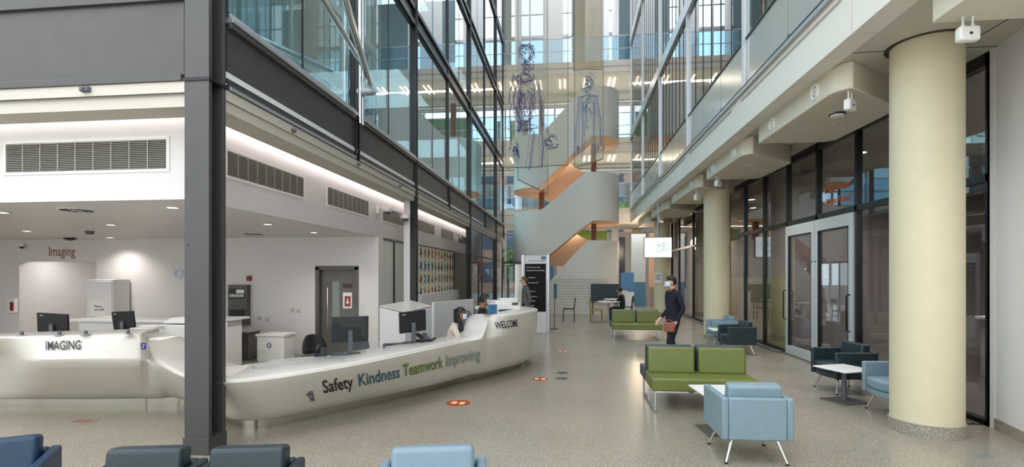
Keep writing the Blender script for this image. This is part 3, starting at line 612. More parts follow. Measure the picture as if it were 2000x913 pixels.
# far curtain wall
YW = 30.9; wi = 199
XS = [-9, -7.2, -5.4, -3.9, -2.4, -.9, .6, 2.1, 3.6, 5.4, 7.2, 9]
for (z0, z1) in ((0.05, 4.2), (5.1, 7.8), (8.7, 11.8), (12.6, 16), (16.1, 20)):
    for i in range(11):
        if z0 < 1 and i > 4: continue
        wi += 1; w = struct('window_%d' % wi)
        mm = 'glass_far'
        MB().b(XS[i] + .05, XS[i + 1] - .05, YW, YW + .02, z0, z1).build('pane', mm, w, smooth=False)
        m = MB(); m.b(XS[i], XS[i] + .05, YW - .05, YW + .08, z0, z1); m.b(XS[i + 1] - .05, XS[i + 1], YW - .05, YW + .08, z0, z1); m.b(XS[i], XS[i + 1], YW - .05, YW + .08, z0 - .05, z0 + .03); m.b(XS[i], XS[i + 1], YW - .05, YW + .08, z1 - .03, z1 + .05)
        if z0 > 5: zz = z0 + 1.3; m.b(XS[i] + .05, XS[i + 1] - .05, YW - .03, YW + .05, zz, zz + .05)
        m.build('window_frame', 'silver', w, smooth=False)
# solid coloured panels in front of parts of the far wall
def pan(x0, x1, z0, z1, m, nm, y=YW - .2): return st(MB().b(x0, x1, y, y + .08, z0, z1).build(nm, m, smooth=False))
pan(-.6, 2.0, 8.7, 11.3, 'green_wall', 'wall_panel_1'); pan(-3.6, -2.5, 8.7, 11.0, 'green_wall', 'wall_panel_2'); pan(-.2, 3.4, 4.9 + .2, 6.0, 'green_wall', 'wall_panel_3')
pan(-5.4, -3.5, 12.6, 18.5, 'teal_grey', 'wall_panel_7'); pan(2.5, 5, 12.6, 18.5, 'teal_grey', 'wall_panel_8'); pan(.1, .9, 12.6, 18.5, 'teal_grey', 'wall_panel_9'); pan(-1.6, -.4, 12.6, 18.5, 'white', 'wall_panel_4'); pan(.9, 2.3, 12.6, 18.5, 'white', 'wall_panel_5'); pan(.1, 2.1, 2.6, 4.2, 'green_wall', 'wall_panel_6', 29.5); pan(2.75, 3.2, .9, 3.9, 'city_glass', 'window_dark', 30.45)
for x in (-3.0, 2.6): 
    t = thing('round_column', 'slim white round column rising behind the far walkways, ' + ('near the left glass wall' if x < 0 else 'near the right glass wall'), 'column', (x, 29.9, 0)); m = MB(); m.lathe([(.2, 0), (.2, 19)], n=24); m.build('shaft', 'white', t)
# ground floor far right: walls, blue panels, cafe corner
st(MB().b(2.2, 5.2, 30.6, 30.75, 0, 4.2).build('wall_far_right', 'wall_white', smooth=False))
st(MB().b(XG - .0, 5.9, 24.6, 24.75, 0, 4.2).build('wall_brick', 'brick', smooth=False))
t = thing('partition_panel', 'tall blue and grey partition panel behind the far cream columns', 'partition', (3.3, 28.2, 0)); MB().b(0, .75, 0, .06, 0, 3.9).build('board', 'mask_blue', t, smooth=False); MB().b(0, .75, -.01, 0, 0, 1.3).build('lower_board', 'blue_panel', t, smooth=False)
t = thing('partition_panel', 'peach coloured partition panel beside the blue one at the far end', 'partition', (4.15, 27.6, 0)); MB().b(0, .55, 0, .06, 0, 3.9).build('board', 'peach', t, smooth=False); MB().b(0, .55, -.04, 0, 0, 1.05).build('lower_board', 'grille_metal', t, smooth=False)
t = thing('partition_panel', 'low blue glass screen standing beside the round staircase wall', 'partition', (2.35, 24.2, 0)); MB().b(0, .6, 0, .03, .9, 1.8).build('screen', 'blue_panel', t, smooth=False); MB().b(0, .6, 0, .05, 0, .9).build('lower_board', 'white', t, smooth=False)
t = thing('pendant_lamp', 'small glowing pendant bulb near the walking person', 'lamp', (3.55, 21.0, 2.5)); MB().ell((0, 0, 0), (.05, .05, .06)).build('bulb', 'lamp_warm', t); MB().cyl((0, 0, .05), (0, 0, 1.7), .006).build('cord', 'black_plastic', t); MB().cyl((0, 0, .05), (0, 0, .12), .03).build('socket', 'black_plastic', t)
lamp('warm_lamp', 'POINT', (3.3, 25.5, 3.2), 60, (1, .78, .55), .3); lamp('warm_lamp', 'POINT', (.2, 24.2, 4.0), 40, (1, .82, .64), .3); lamp('warm_lamp', 'POINT', (.2, 24.2, 7.4), 40, (1, .82, .64), .3)
# outside: building and trees
t = thing('city_building', 'brown brick building seen outside beyond the far windows', 'building', (-10, 48, 0)); MB().b(0, 26, 0, 8, 0, 13).build('wall', 'city_wall', t, smooth=False)
for k in range(8):
    for r in range(4): MB().b(1 + k * 3.1, 2.5 + k * 3.1, -.05, 0, 1 + r * 3.1, 2.9 + r * 3.1).build('window', 'city_glass', t, smooth=False)
for j, (x, y, h, lb) in enumerate(((-4.6, 38, 3.4, 'leafy tree outside the far entrance nearest the staircase'), (-7.4, 41, 4.4, 'taller leafy tree outside farther left'))):
    t = thing('tree', lb, 'tree', (x, y, -.02)); m = MB(); m.cyl((0, 0, 0), (.05, .03, h * .55), .1, .06); m.build('trunk', 'bark', t); m = MB()
    for k in range(260):
        a, c_, r = random.random() * 6.283, random.uniform(-1, 1), random.random() ** .4 * 1.25; q = math.sqrt(1 - c_ * c_)
        M = Matrix.Rotation(random.random() * 6, 3, Vector((random.random(), random.random(), random.random() + .1)).normalized())
        m.ob((r * q * math.cos(a), r * q * math.sin(a), h * .7 + c_ * r * 1.1), (.3, .26, .02), M)
    m.build('foliage', 'leaf', t, smooth=False)
# entrance vestibule door bar at far left
t = thing('door_header', 'dark horizontal door header bar left of the tall information kiosk', 'door header', (0, 0, 0)); MB().b(-2.95, -1.2, 22.0, 22.08, 2.18, 2.26).build('bar', 'black_frame', t, smooth=False); MB().b(-2.95, -2.89, 22.0, 22.08, 0, 2.18).build('post', 'black_frame', t, smooth=False); MB().b(-2.85, -1.2, 22.03, 22.04, 0.02, 2.18).build('pane', 'glass_clear', t, smooth=False)

# ================================================================ STAIRCASE
t = thing('staircase', 'white curved switchback staircase with solid balustrades and peach coloured underside', 'staircase', (0, 0, 0))
x0, x1, ya_, yb_, R = -2.6, 2.22, 22.5, 25.75, 1.25
def path():
    """counter-clockwise seen from above, starting rear-left: left end, front run, right end, rear run; gives (x,y,sx) with run key"""
    P = []
    def arc(cx, cy, a0, a1, key, n=12):
        for k in range(n + 1): a = math.radians(a0 + (a1 - a0) * k / n); P.append((cx + R * math.cos(a), cy + R * math.sin(a), key))
    arc(x0 + R, yb_ - R, 90, 180, 'L'); arc(x0 + R, ya_ + R, 180, 270, 'L')
    for k in range(1, 14): P.append((x0 + R + (x1 - x0 - 2 * R) * k / 14, ya_, 'F'))
    arc(x1 - R, ya_ + R, 270, 360, 'R'); arc(x1 - R, yb_ - R, 0, 90, 'R')
    for k in range(1, 14): P.append((x1 - R - (x1 - x0 - 2 * R) * k / 14, yb_, 'B'))
    return P
PA = path()
def ss(t_): t_ = max(0, min(1, t_)); return t_ * t_ * (3 - 2 * t_)
def lv(x, a, c, xa, xc):
    q = max(0, min(1, (x - xa) / (xc - xa))); k = .12
    return a + (c - a) * (q if k < q < 1 - k else (q * q / (2 * k) + 0) / (1 - k) if q <= k else 1 - ((1 - q) ** 2) / (2 * k) / (1 - k)) if False else a + (c - a) * (.8 * q + .2 * ss(q))
LT = [(None, .9), (2.2, 4.53), (5.55, 7.9), (9.2, 11.6), (13, 15.4)]
RT = [(0, 3.2), (4.05, 6.18), (7.75, 9.95), (11.5, 13.8)]
def strip(zf, nm):
    rows_o = []; m = MB(); sec = []
    for (x, y, key) in zf['pts']:
        zb, zt = zf['z'](x, key); cx, cy = (x0 + x1) / 2, (ya_ + yb_) / 2
        # inward normal
        if key == 'F': nx, ny = 0, 1
        elif key == 'B': nx, ny = 0, -1
        else:
            ccx = x0 + R if key == 'L' else x1 - R; ccy = min(max(y, ya_ + R), yb_ - R); nx, ny = (ccx - x) / R, (ccy - y) / R
        sec.append(((x, y), (x + nx * .1, y + ny * .1), zb, zt))
    for (o_, i_, zb, zt) in sec: pass
    m.cur = 0; m.rows([[(o_[0], o_[1], zb), (o_[0], o_[1], zt)] for (o_, i_, zb, zt) in sec])
    m.rows([[(o_[0], o_[1], zt), (i_[0], i_[1], zt)] for (o_, i_, zb, zt) in sec])
    m.cur = 1; m.rows([[(i_[0], i_[1], zt), (i_[0], i_[1], zb)] for (o_, i_, zb, zt) in sec]); m.rows([[(i_[0], i_[1], zb), (o_[0], o_[1], zb)] for (o_, i_, zb, zt) in sec])
    return m.build(nm, ['stair_white', 'peach'], t, ang=30)
xa, xc = -1.45, 1.0
for lvl in range(3):
    (lb, lt), (rb, rt) = LT[lvl], RT[lvl]; (lb2, lt2) = LT[lvl + 1]
    if lvl == 0:
        pts = [p for p in PA if p[2] in 'FR' ] ; z = lambda x, k: (0, lv(x, .95, 3.2, -1.35, .8) if k == 'F' else 3.2)
        strip(dict(pts=pts, z=z), 'outer_wall')
        m = MB()
        for q in range(12): m.b(-1.3, 1.75 - 0, ya_ - .02, ya_ - .004, .12 + q * .125, .13 + q * .125)
        m.build('wall_slats', 'grille_metal', t, smooth=False)
    else:
        pts = [p for p in PA if p[2] in 'LFR']
        z = lambda x, k, lb=lb, lt=lt, rb=rb, rt=rt: (lb, lt) if k == 'L' else (rb, rt) if k == 'R' else (lv(x, lb, rb, xa, xc), lv(x, lt, rt, -1.3, .75))
        strip(dict(pts=pts, z=z), 'outer_balustrade')
        # left landing
        m = MB(); pl = [(p[0] + .05, p[1]) for p in PA if p[2] == 'L']; m.prism([(x0 + R, yb_)] + pl + [(x0 + R, ya_ + .05)], lb + .012, lb + .22); m.build('landing', 'peach', t)
        # front run slab
    m = MB(); w_ = 1.5
    def slab(m, za, zc, y0, y1, th=.25):
        vs = []
        for k in range(15): x = x0 + R + (x1 - x0 - 2 * R) * k / 14; zz = lv(x, za, zc, xa, xc); vs.append([(x, y0, zz), (x, y1, zz), (x, y1, zz + th), (x, y0, zz + th)])
        m.rows(vs, True, True)
    fb = lb if lb is not None else 0.05; rbb = rb if rb else 2.05
    slab(m, fb, rbb, ya_ + .1, ya_ + w_); m.build('flight', 'peach', t)
    m = MB(); pr = [(p[0] - .05, p[1]) for p in PA if p[2] == 'R']; m.prism([(x1 - R, ya_ + .05)] + pr + [(x1 - R, yb_)], rbb + .012, rbb + .22); m.build('landing', 'peach', t)
    if lvl == 2: continue
    m = MB(); slab(m, lb2 + .006, rbb + .006, yb_ - w_ + .01, yb_ - .1); m.build('flight', 'peach', t)
    # inner balustrade of the rear flight and outer rear wall
    m = MB(); vs = []
    for k in range(15): x = x0 + R + (x1 - x0 - 2 * R) * k / 14; zz = lv(x, lb2, rbb, xa, xc); zt = lv(x, lt2, rt, -1.3, 1.1); zz += .03; vs.append([(x, yb_ - w_, zz), (x, yb_ - w_ + .08, zz), (x, yb_ - w_ + .08, zt), (x, yb_ - w_, zt)])
    m.rows(vs, True, True); m.build('inner_balustrade', 'peach', t)
    m = MB(); vs = [[(x, y + .06, z_) for (x, y, z_) in r] for r in [[(a[0][0], yb_ - .0, a[0][2]), (a[0][0], yb_ + .06, a[0][2]), (a[0][0], yb_ + .06, a[2][2]), (a[0][0], yb_, a[2][2])] for a in vs]]
    m.rows(vs, True, True); m.build('outer_rear_wall', 'stair_white', t)
for x in (-1.32, 1.1):
    m = MB(); m.b(x - .12, x + .12, 24.0, 24.24, 0, 9.9); m.build('timber_post', 'timber', t, .01)

# ================================================================ BANNERS
def banner(label, xa_, xb_, y, zb0, zb1, m, ztop=15, skew=0., fig=None, folds=()):
    t = thing('banner', label, 'banner', (xa_, y, 0), skew, None); w_ = xb_ - xa_; N = 24
    rows = []
    for k in range(N + 1):
        u = k / N; x = w_ * u; yy = .04 * math.sin(u * 9 + xa_ * 5); zb = zb0 + (zb1 - zb0) * u; rows.append([(x, yy, zb), (x, yy, ztop)])
    MB().rows(rows).build('cloth', m, t)
    q = MB(); q.tube([(w_ * k / 8, .04 * math.sin(k / 8 * 9 + xa_ * 5), zb0 + (zb1 - zb0) * k / 8) for k in range(9)], .014, 6)
    for (xx, zz) in ((0, zb0), (w_, zb1)): yy = .04 * math.sin(xx / w_ * 9 + xa_ * 5); q.cyl((xx, yy, zz), (xx, yy, ztop), .008, n=6)
    q.build('hem_bar', 'banner_hem', t)
    if fig: fig(t)
    return t
def strokes(t, pts_list, m, r=.012, jit=.03, rep=4, y=-.07):
    b = MB()
    for pts in pts_list:
        for _ in range(rep if len(pts) < 4 or pts[0][1] - pts[-1][1] > .9 else 1):
            jx, jz = random.gauss(0, jit), random.gauss(0, jit); P = []
            for i in range(len(pts) - 1):
                (xA, zA), (xB, zB) = pts[i], pts[i + 1]
                for k in range(5): f = k / 5; P.append((xA + (xB - xA) * f + jx + random.gauss(0, jit * .35), y + random.uniform(-.01, .01), zA + (zB - zA) * f + jz + random.gauss(0, jit * .35)))
            P.append((pts[-1][0] + jx, y, pts[-1][1] + jz)); b.tube(P, r * random.uniform(.5, 1.1), 4)
    return b.build('stitched_figure', m, t)
def scrib(cx, cz, rx, rz, n):
    out = []
    for _ in range(n):
        a = random.random() * 6.283; q = random.uniform(.3, 1); out.append([(cx + rx * q * math.cos(a + k * .6), cz + rz * q * math.sin(a + k * .6)) for k in range(4)])
    return out
def fig1(t):   # tall figure, head turned right, one arm bent
    L = scrib(.62, 7.55, .2, .27, 26) + scrib(.6, 7.2, .13, .2, 14) + scrib(.5, 6.9, .3, .16, 14) + scrib(.55, 6.3, .3, .6, 14) + scrib(.4, 6.0, .14, .6, 10)
    L += [[(.3, 7.0), (.18, 6.4), (.2, 5.7), (.24, 5.1)], [(.3, 5.2), (.36, 4.75)], [(.9, 6.8), (.95, 6.2), (1.0, 5.6)], [(.35, 6.9), (.4, 6.2), (.42, 5.6)], [(.8, 6.8), (.7, 6.2), (.66, 5.6)], [(.3, 5.62), (.7, 5.52), (1.05, 5.66), (1.2, 5.3)], [(.72, 5.5), (.66, 4.95), (.6, 4.5)], [(1.0, 5.5), (1.02, 5.0), (.98, 4.55)], [(.5, 6.5), (.6, 5.9)], [(.6, 6.6), (.75, 6.0)]]
    L += scrib(.28, 4.98, .1, .2, 10) + scrib(1.22, 5.2, .14, .16, 12) + scrib(.62, 5.55, .4, .06, 10)
    strokes(t, L, 'thread_purple', .008, .045, 4)
def fig2(t):
    L = scrib(.34, 6.65, .13, .24, 24) + [[(.12, 6.3), (.06, 5.6), (.02, 5.0)], [(.56, 6.3), (.66, 5.6), (.66, 5.05)], [(.2, 6.3), (.22, 5.6), (.2, 4.8)], [(.5, 6.25), (.5, 5.6), (.52, 4.8)], [(.1, 6.3), (.34, 6.36), (.58, 6.3)], [(.3, 6.1), (.34, 5.4)]] + scrib(.36, 5.9, .18, .5, 12) + scrib(.05, 4.95, .07, .14, 8) + scrib(.66, 4.98, .07, .13, 8)
    strokes(t, L, 'thread_blue', .007, .04, 4)
YBN = 13.6
banner('wide translucent gauze banner with a purple stitched figure hanging in the atrium', -1.72, -.05, YBN, 4.55, 4.6, 'gauze', fig=fig1)
banner('narrow grey gauze strip hanging behind the banner with the purple figure', -1.42, -.6, YBN + .4, 4.32, 3.9, 'gauze_grey', 15, 0)
banner('golden gauze banner with a blue stitched figure hanging in the atrium', .12, .86, YBN - .1, 4.5, 4.72, 'gauze', fig=fig2)
banner('deep gold upper gauze strip behind the banner with the blue figure', .1, .86, YBN + .5, 7.3, 7.3, 'gauze_gold', 15)
# ================================================================ RECEPTION DESK
# stations along the desk: outer edge of the top, crease below it, foot of the face, depth of the top
def P3(px, py, z): return on_z(px, py, z)
STN = [  # top(px,py,z)            crease(px,py,z)         foot(px,py)      depth
 (P3(-160, 664, 1.0),  P3(-160, 686, .74), P3(-165, 783, .12), .6),
 (P3(0, 658, 1.0),     P3(0, 694, .74),    P3(3, 781, .12), .6),
 (P3(67, 657, 1.0),    P3(67, 705, .74),   P3(70, 781, .12), .6),
 (P3(180, 654, 1.0),   P3(180, 704, .74),  P3(180, 781, .12), .6),
 (P3(262, 652, 1.0),   P3(262, 703, .74),  P3(262, 780, .12), .6),
 (P3(281, 655, .97),   P3(280, 703, .73),  P3(282, 780, .12), .44),
 (P3(289, 670, .86),   P3(290, 705, .71),  P3(296, 780, .12), .48),
 (P3(297, 694, .74),   P3(300, 710, .70),  P3(315, 779, .12), .52),
 (P3(325, 713, .70),   P3(325, 722, .66),  P3(335, 778, .12), .56),
 (P3(357, 730, .67),   P3(357, 737, .64),  P3(366, 785, .12), .6),
 (P3(400, 739, .67),   P3(400, 747, .64),  P3(405, 806, .12), .66),
 (P3(443, 741, .67),   P3(443, 749, .64),  P3(446, 819, .12), .85),
 (P3(470, 740, .67),   P3(470, 748, .64),  P3(480, 823, .12), .95),
 (P3(520, 735, .67),   P3(520, 743, .64),  P3(530, 820, .12), 1.0),
 (P3(600, 723, .69),   P3(600, 731, .655), P3(612, 804, .12), .95),
 (P3(714, 703, .715),  P3(714, 711, .68),  P3(720, 781, .12), .7),
 (P3(840, 676, .75),   P3(840, 684, .71),  P3(840, 755, .12), .46),
 (P3(905, 663, .75),   P3(905, 670, .72),  P3(907, 737, .12), .42),
 (P3(940, 657, .78),   P3(936, 664, .735), P3(938, 731, .12), .48),
 (P3(949, 638, .91),   P3(950, 661, .735), P3(952, 728, .12), .46),
 (P3(955, 622, 1.02),  P3(962, 660, .735), P3(966, 725, .12), .44),
 (P3(966, 617, 1.06),  P3(975, 658, .735), P3(980, 721, .12), .42),
 (P3(985, 615, 1.08),  P3(990, 656, .73),  P3(996, 717, .12), .42),
 (P3(1010, 612, 1.09), P3(1012, 653, .72), P3(1014, 712, .12), .42),
 (P3(1035, 608, 1.1),  P3(1034, 649, .72), P3(1030, 705, .12), .42),
 (P3(1050, 604, 1.1),  P3(1048, 645, .72), P3(1040, 697, .12), .42),
]
e = STN[-1]
STN.append((e[0] + Vector((-.12, .5, 0)), e[1] + Vector((-.12, .5, 0)), e[2] + Vector((-.2, .45, 0)), .42))
STN.append((e[0] + Vector((-.5, .85, 0)), e[1] + Vector((-.48, .82, 0)), e[2] + Vector((-.5, .65, 0)), .4))
STN.append((e[0] + Vector((-1.1, 1.0, 0)), e[1] + Vector((-1.1, .98, 0)), e[2] + Vector((-1.05, .75, 0)), .4))
def crom(a, b, c, d, t): return .5 * ((2 * b) + (c - a) * t + (2 * a - 5 * b + 4 * c - d) * t * t + (3 * b - a - 3 * c + d) * t ** 3)
def samp(u):
    n = len(STN) - 1; i = min(int(u), n - 1); t = u - i; g = lambda j: STN[max(0, min(n, j))]
    return [crom(g(i - 1)[k], g(i)[k], g(i + 1)[k], g(i + 2)[k], t) for k in range(4)]
def desk_n(u):
    a = samp(max(0, u - 1.4))[1]; b = samp(min(len(STN) - 1.001, u + 1.4))[1]; d = b - a; d.z = 0; d.normalize(); return Vector((-d.y, d.x, 0))
desk = thing('reception_desk', 'long curved white reception desk lettered IMAGING at one end and WELCOME at the other', 'desk', (0, 0, 0))
rows = []; rows2 = []; NS = (len(STN) - 1) * 7
def section(u, sides):
    T, C, F, dep = samp(u); n = desk_n(u); up = Vector((0, 0, 1)); I = T + n * dep
    if 9 < u < 14:
        a_, b_ = section(9, 0)[3], section(14, 0)[3]; I = a_.lerp(b_, (u - 9) / 5); I.z = T.z
    return T, C, F, I, n
for k in range(NS + 1):
    u = k / 7; T, C, F, I, n = section(u, 0); z_ = Vector((0, 0, 1))
    c2 = C + (F - C) * .03
    rows.append([I - z_ * .05, I - z_ * .006, I - n * .008, T + n * .03, T + n * .010 - z_ * .005, T - z_ * .018, T - z_ * .03 + (C - T) * .02, C + (T - C) * .06, c2, C + (F - C) * .2, C + (F - C) * .4, C + (F - C) * .6, C + (F - C) * .8, C + (F - C) * .97, F + n * .02, F + n * .3])
MB().rows(rows).build('desk_shell', 'solid_surface', desk, ang=50)
m = MB(); m.rows([[samp(k / 7)[2] + desk_n(k / 7) * .16 + Vector((0, 0, zz - .12 )) for zz in (.16, .0)] for k in range(0, NS + 1)]); m.build('plinth', 'plinth_metal', desk)
m = MB(); m.rows([[section(k / 7, 0)[3] + desk_n(k / 7) * -.03 + Vector((0, 0, a)) for a in (-.03,)] + [samp(k / 7)[2] + desk_n(k / 7) * .3 - Vector((0, 0, .1))] for k in range(0, NS + 1)]); m.build('inner_panel', 'white', desk)
# lettering wrapped on the face
def face_px(row):   # table of (px, point) for a given blend between top/crease/foot
    tab = []; s = 0; last = None
    for k in range(NS * 3 + 1):
        u = k / 21; T, C, F, d = samp(min(u, len(STN) - 1.001)); Q = row(T, C, F)
        if last is not None: s += (Q.xy - last.xy).length
        last = Q; tab.append((u, s, pxof(Q)))
    return tab
def on_desk(name, txt, px0, px1, m, lower, v0, h):
    """v0: fraction down the face of the baseline, h: letter height in fractions"""
    row = (lambda T, C, F: C + (F - C) * v0) if lower else (lambda T, C, F: T + (C - T) * v0)
    tab = [q for q in face_px(row)]
    def find(px): return min((q for q in tab if q[0] < len(STN) - 4), key=lambda q: abs(q[2] - px))
    a, b = find(px0), find(px1); vs, fs = text_mesh(txt, 1.); mn = min(v[0] for v in vs); mx = max(v[0] for v in vs)
    def mp(x, y):
        s = a[1] + (b[1] - a[1]) * (x - mn) / (mx - mn)
        j = next((i for i in range(1, len(tab)) if tab[i][1] >= s), len(tab) - 1); q0, q1 = tab[j - 1], tab[j]
        u = q0[0] + (q1[0] - q0[0]) * ((s - q0[1]) / max(1e-6, q1[1] - q0[1])); T, C, F, d = samp(u)
        v = v0 - y * h; Q = C + (F - C) * v if lower else T + (C - T) * v
        nn = desk_n(u); return Q - nn * .014
    b_ = MB(); b_.add([mp(v[0], v[1]) for v in vs], fs); return b_.build(name, m, desk, smooth=False)
on_desk('lettering', 'IMAGING', 93, 161, 'ink_black', False, .56, .5)
on_desk('lettering', 'WELCOME', 967, 1010, 'ink_black', False, .62, .48)
on_desk('lettering', 'Safety', 630, 692, 'ink_black', True, .55, .46)
on_desk('lettering', 'Kindness', 702, 779, 'ink_blue', True, .55, .46)
on_desk('lettering', 'Teamwork', 788, 865, 'ink_green', True, .55, .46)
on_desk('lettering', 'Improving', 872, 937, 'ink_grey', True, .55, .46)
# vertical mark 'uclh'
row = lambda T, C, F: C + (F - C) * .5
tb = face_px(row); q = min((q for q in tb if q[0] < 20), key=lambda q: abs(q[2] - 613)); T, C, F, d = samp(q[0]); nn = desk_n(q[0]); dn = (F - C).normalized(); tn = Vector((nn.y, -nn.x, 0)); vs, fs = text_mesh('uclh', .125)
org = C + (F - C) * .72 - nn * .012 - tn * -.0
b_ = MB(); b_.add([org - dn * v[0] * 1.05 - tn * v[1] * .9 for v in vs], fs); b_.build('lettering', 'ink_black', desk, smooth=False)
# blue assistance sign on imaging end
tb = face_px(lambda T, C, F: T + (C - T) * .4); q = min((q for q in tb if q[0] < 5), key=lambda q: abs(q[2] - 280)); T, C, F, d = samp(q[0] - .45); nn = desk_n(q[0] - .6); tn = Vector((nn.y, -nn.x, 0)); org = T + (C - T) * .62 - nn * .006
b_ = MB(); b_.plate([org, org + tn * .055, org + tn * .055 + Vector((0, 0, .075)), org + Vector((0, 0, .075))], -nn * .003); s_ = b_.build('access_sign', 'navy', desk, smooth=False)
b_ = MB(); o2 = org - nn * .004; b_.tube([o2 + tn * .012 + Vector((0, 0, .015)), o2 + tn * .03 + Vector((0, 0, .035)), o2 + tn * .025 + Vector((0, 0, .055)), o2 + tn * .042 + Vector((0, 0, .06))], .003, 6); b_.build('access_symbol', 'paper', s_)

def desk_z(px):  # top height near a pixel column
    tb = min(((abs(pxof(samp(k / 10)[0]) - px), samp(k / 10)[0].z) for k in range(60, 200)), key=lambda a: a[0]); return tb[1]
# ---------------- monitors
def monitor(label, px, py, z, rz, tilt=0, w=.5, h=.33, zc=.30, logo=True, stand=True):
    p = on_z(px, py, z); t = thing('monitor', label, 'monitor', p, rz)
    M = Matrix.Rotation(math.radians(tilt), 3, 'Y') @ Matrix.Rotation(.1, 3, 'X')
    m = MB(); m.ob((0, 0, zc), (w, .035, h), M); m.build('casing', 'screen_back', t, .006)
    m = MB(); m.ob(Vector((0, 0, zc)) + M @ Vector((0, .019, 0)), (w - .03, .003, h - .03), M); m.build('screen', 'black_plastic', t, smooth=False)
    if logo: m = MB(); m.ob(Vector((0, 0, zc)) + M @ Vector((-w * .34, -.019, h * .38)), (.05, .002, .014), M); m.build('maker_mark', 'grille_metal', t, smooth=False)
    if stand:
        m = MB(); m.ob((0, -.03, zc * .48), (.055, .03, zc * .95)); m.build('stand', 'grey_plastic', t, .004); m = MB(); m.ob((0, -.01, .008), (.24, .18, .014)); m.build('stand_base', 'black_plastic', t, .004)
    return t
monitor('black monitor with grey stand seen from behind, nearest on the white desk', 684, 692, .71, math.radians(28), 0, .44, .32, .31, False)
monitor('tilted black monitor seen from behind between the white cabinet and the seated woman', 806, 670, .74, math.radians(42), -4, .40, .30, .30)
monitor('black monitor behind the counter below the Imaging sign', 104, 672, .70, math.radians(4), 3, .46, .28, .30)
monitor('black monitor behind the imaging counter near the curved ramp', 242, 668, .70, math.radians(-2), -3, .36, .27, .32)
def lump(name, label, cat, px, py, z, parts, rz=0):
    p = on_z(px, py, z); t = thing(name, label, cat, p, rz)
    for nm, mt, fn, bv in parts: m = MB(); fn(m); m.build(nm, mt, t, bv)
    return t
def keyb(m): m.b(-.2, .2, -.06, .06, 0, .018)
def keys(m):
    for r in range(4):
        for c_ in range(12): m.b(-.19 + c_ * .032, -.165 + c_ * .032, -.05 + r * .026, -.03 + r * .026, .018, .024)
def phone_b(m): m.plate([(-.09, -.1, 0), (.09, -.1, 0), (.09, .1, 0), (-.09, .1, 0)], (0, 0, .03)); m.plate([(-.08, -.08, .03), (.08, -.08, .03), (.08, .09, .08), (-.08, .09, .08)], (0, 0, .01))
def phone_h(m): m.tube([(-.07, -.09, .07), (-.07, -.03, .095), (-.07, .05, .11), (-.07, .1, .1)], .02)
lump('keyboard', 'black keyboard on the desk in front of the nearest monitor', 'keyboard', 655, 694, .71, [('body', 'black_plastic', keyb, .004), ('keys', 'grey_plastic', keys, 0)], .3)
lump('keyboard', 'black keyboard beside the tilted monitor', 'keyboard', 778, 674, .735, [('body', 'black_plastic', keyb, .004), ('keys', 'grey_plastic', keys, 0)], .5)
lump('desk_phone', 'black desk phone left of the nearest monitor', 'phone', 632, 695, .705, [('base', 'black_plastic', phone_b, .004), ('handset', 'black_plastic', phone_h, 0)], .3)
lump('desk_phone', 'black desk phone to the side of the seated woman', 'phone', 828, 668, .745, [('base', 'black_plastic', phone_b, .004), ('handset', 'black_plastic', phone_h, 0)], .8)
lump('computer_mouse', 'small black mouse on the desk by the seated woman', 'mouse', 848, 664, .75, [('body', 'black_plastic', lambda m: m.ell((0, 0, .015), (.03, .05, .018)), 0), ('wheel', 'grey_plastic', lambda m: m.cyl((-.005, .02, .032), (.005, .02, .032), .006), 0)])
def bell_b(m): m.lathe([(.05, 0), (.05, .006), (.012, .01)])
def bell_p(m): m.lathe([(.018, .01), (.02, .035), (.012, .05), (.001, .052)])
for (px, py, z, lb) in ((667, 697, .71, 'below the nearest monitor'), (745, 683, .725, 'between the two welcome desk monitors'), (26, 657, 1.0, 'at the far left of the imaging counter'), (101, 656, 1.0, 'in front of the monitor under the Imaging sign'), (153, 655, 1.0, 'on the imaging counter above the word end'), (237, 654, 1.0, 'in front of the monitor near the ramp')):
    q = on_z(px, py + 1, z); q += Vector((-.0, .09, 0)); t = thing('screen_clamp', 'small round metal clamp on the desk, ' + lb, 'desk fitting', q); m = MB(); bell_b(m); m.build('base', 'silver', t); m = MB(); bell_p(m); m.build('post', 'grey_plastic', t)
# clear screens
def gscreen(label, p, rz, w, h, z): t = thing('glass_screen', label, 'screen', (p.x, p.y, z), rz); MB().b(0, w, 0, .008, 0, h).build('pane', 'glass_clear', t, .002); m = MB(); m.b(0, .03, -.01, .018, 0, .03); m.b(w - .03, w, -.01, .018, 0, .03); m.build('clamp', 'silver', t)
gscreen('low clear glass screen standing on the desk end behind the massive column', on_z(488, 721, .67), .35, 1.0, .2, .67)
gscreen('clear acrylic screen standing on the desk beside the nearest monitor', on_z(640, 700, .71), .9, .5, .62, .71)
gscreen('clear acrylic screen on the raised welcome counter', on_z(955, 607, 1.1) * 1.0, .9, .8, .5, 1.09) if False else None
# white ledge behind the tip
# printers
def printer(label, px, py, z, rz, s=1.):
    t = thing('printer', label, 'printer', on_z(px, py, z), rz); t.scale = (s, s, s)
    m = MB(); m.b(-.28, .28, -.2, .2, 0, .22); m.build('body', 'white_plastic', t, .02, 3); m = MB(); m.plate([(-.24, -.16, .22), (.24, -.16, .22), (.24, .18, .22), (-.24, .18, .22)], (0, 0, .05)); m.b(-.1, .26, -.1, .16, .27, .31); m.build('lid', 'white_plastic', t, .015, 2)
    m = MB(); m.b(-.2, .12, -.205, -.2, .03, .09); m.build('paper_slot', 'black_plastic', t, smooth=False); m = MB(); m.ob((.16, -.2, .2), (.14, .04, .05)); m.build('control_panel', 'cabinet_grey', t, .006); m = MB(); m.b(-.2, .1, -.3, -.2, .03, .045); m.build('paper_tray', 'grille_metal', t, .003)
printer('white multifunction printer on the raised welcome counter behind the WELCOME lettering', 985, 612, 1.02, .5, .85)
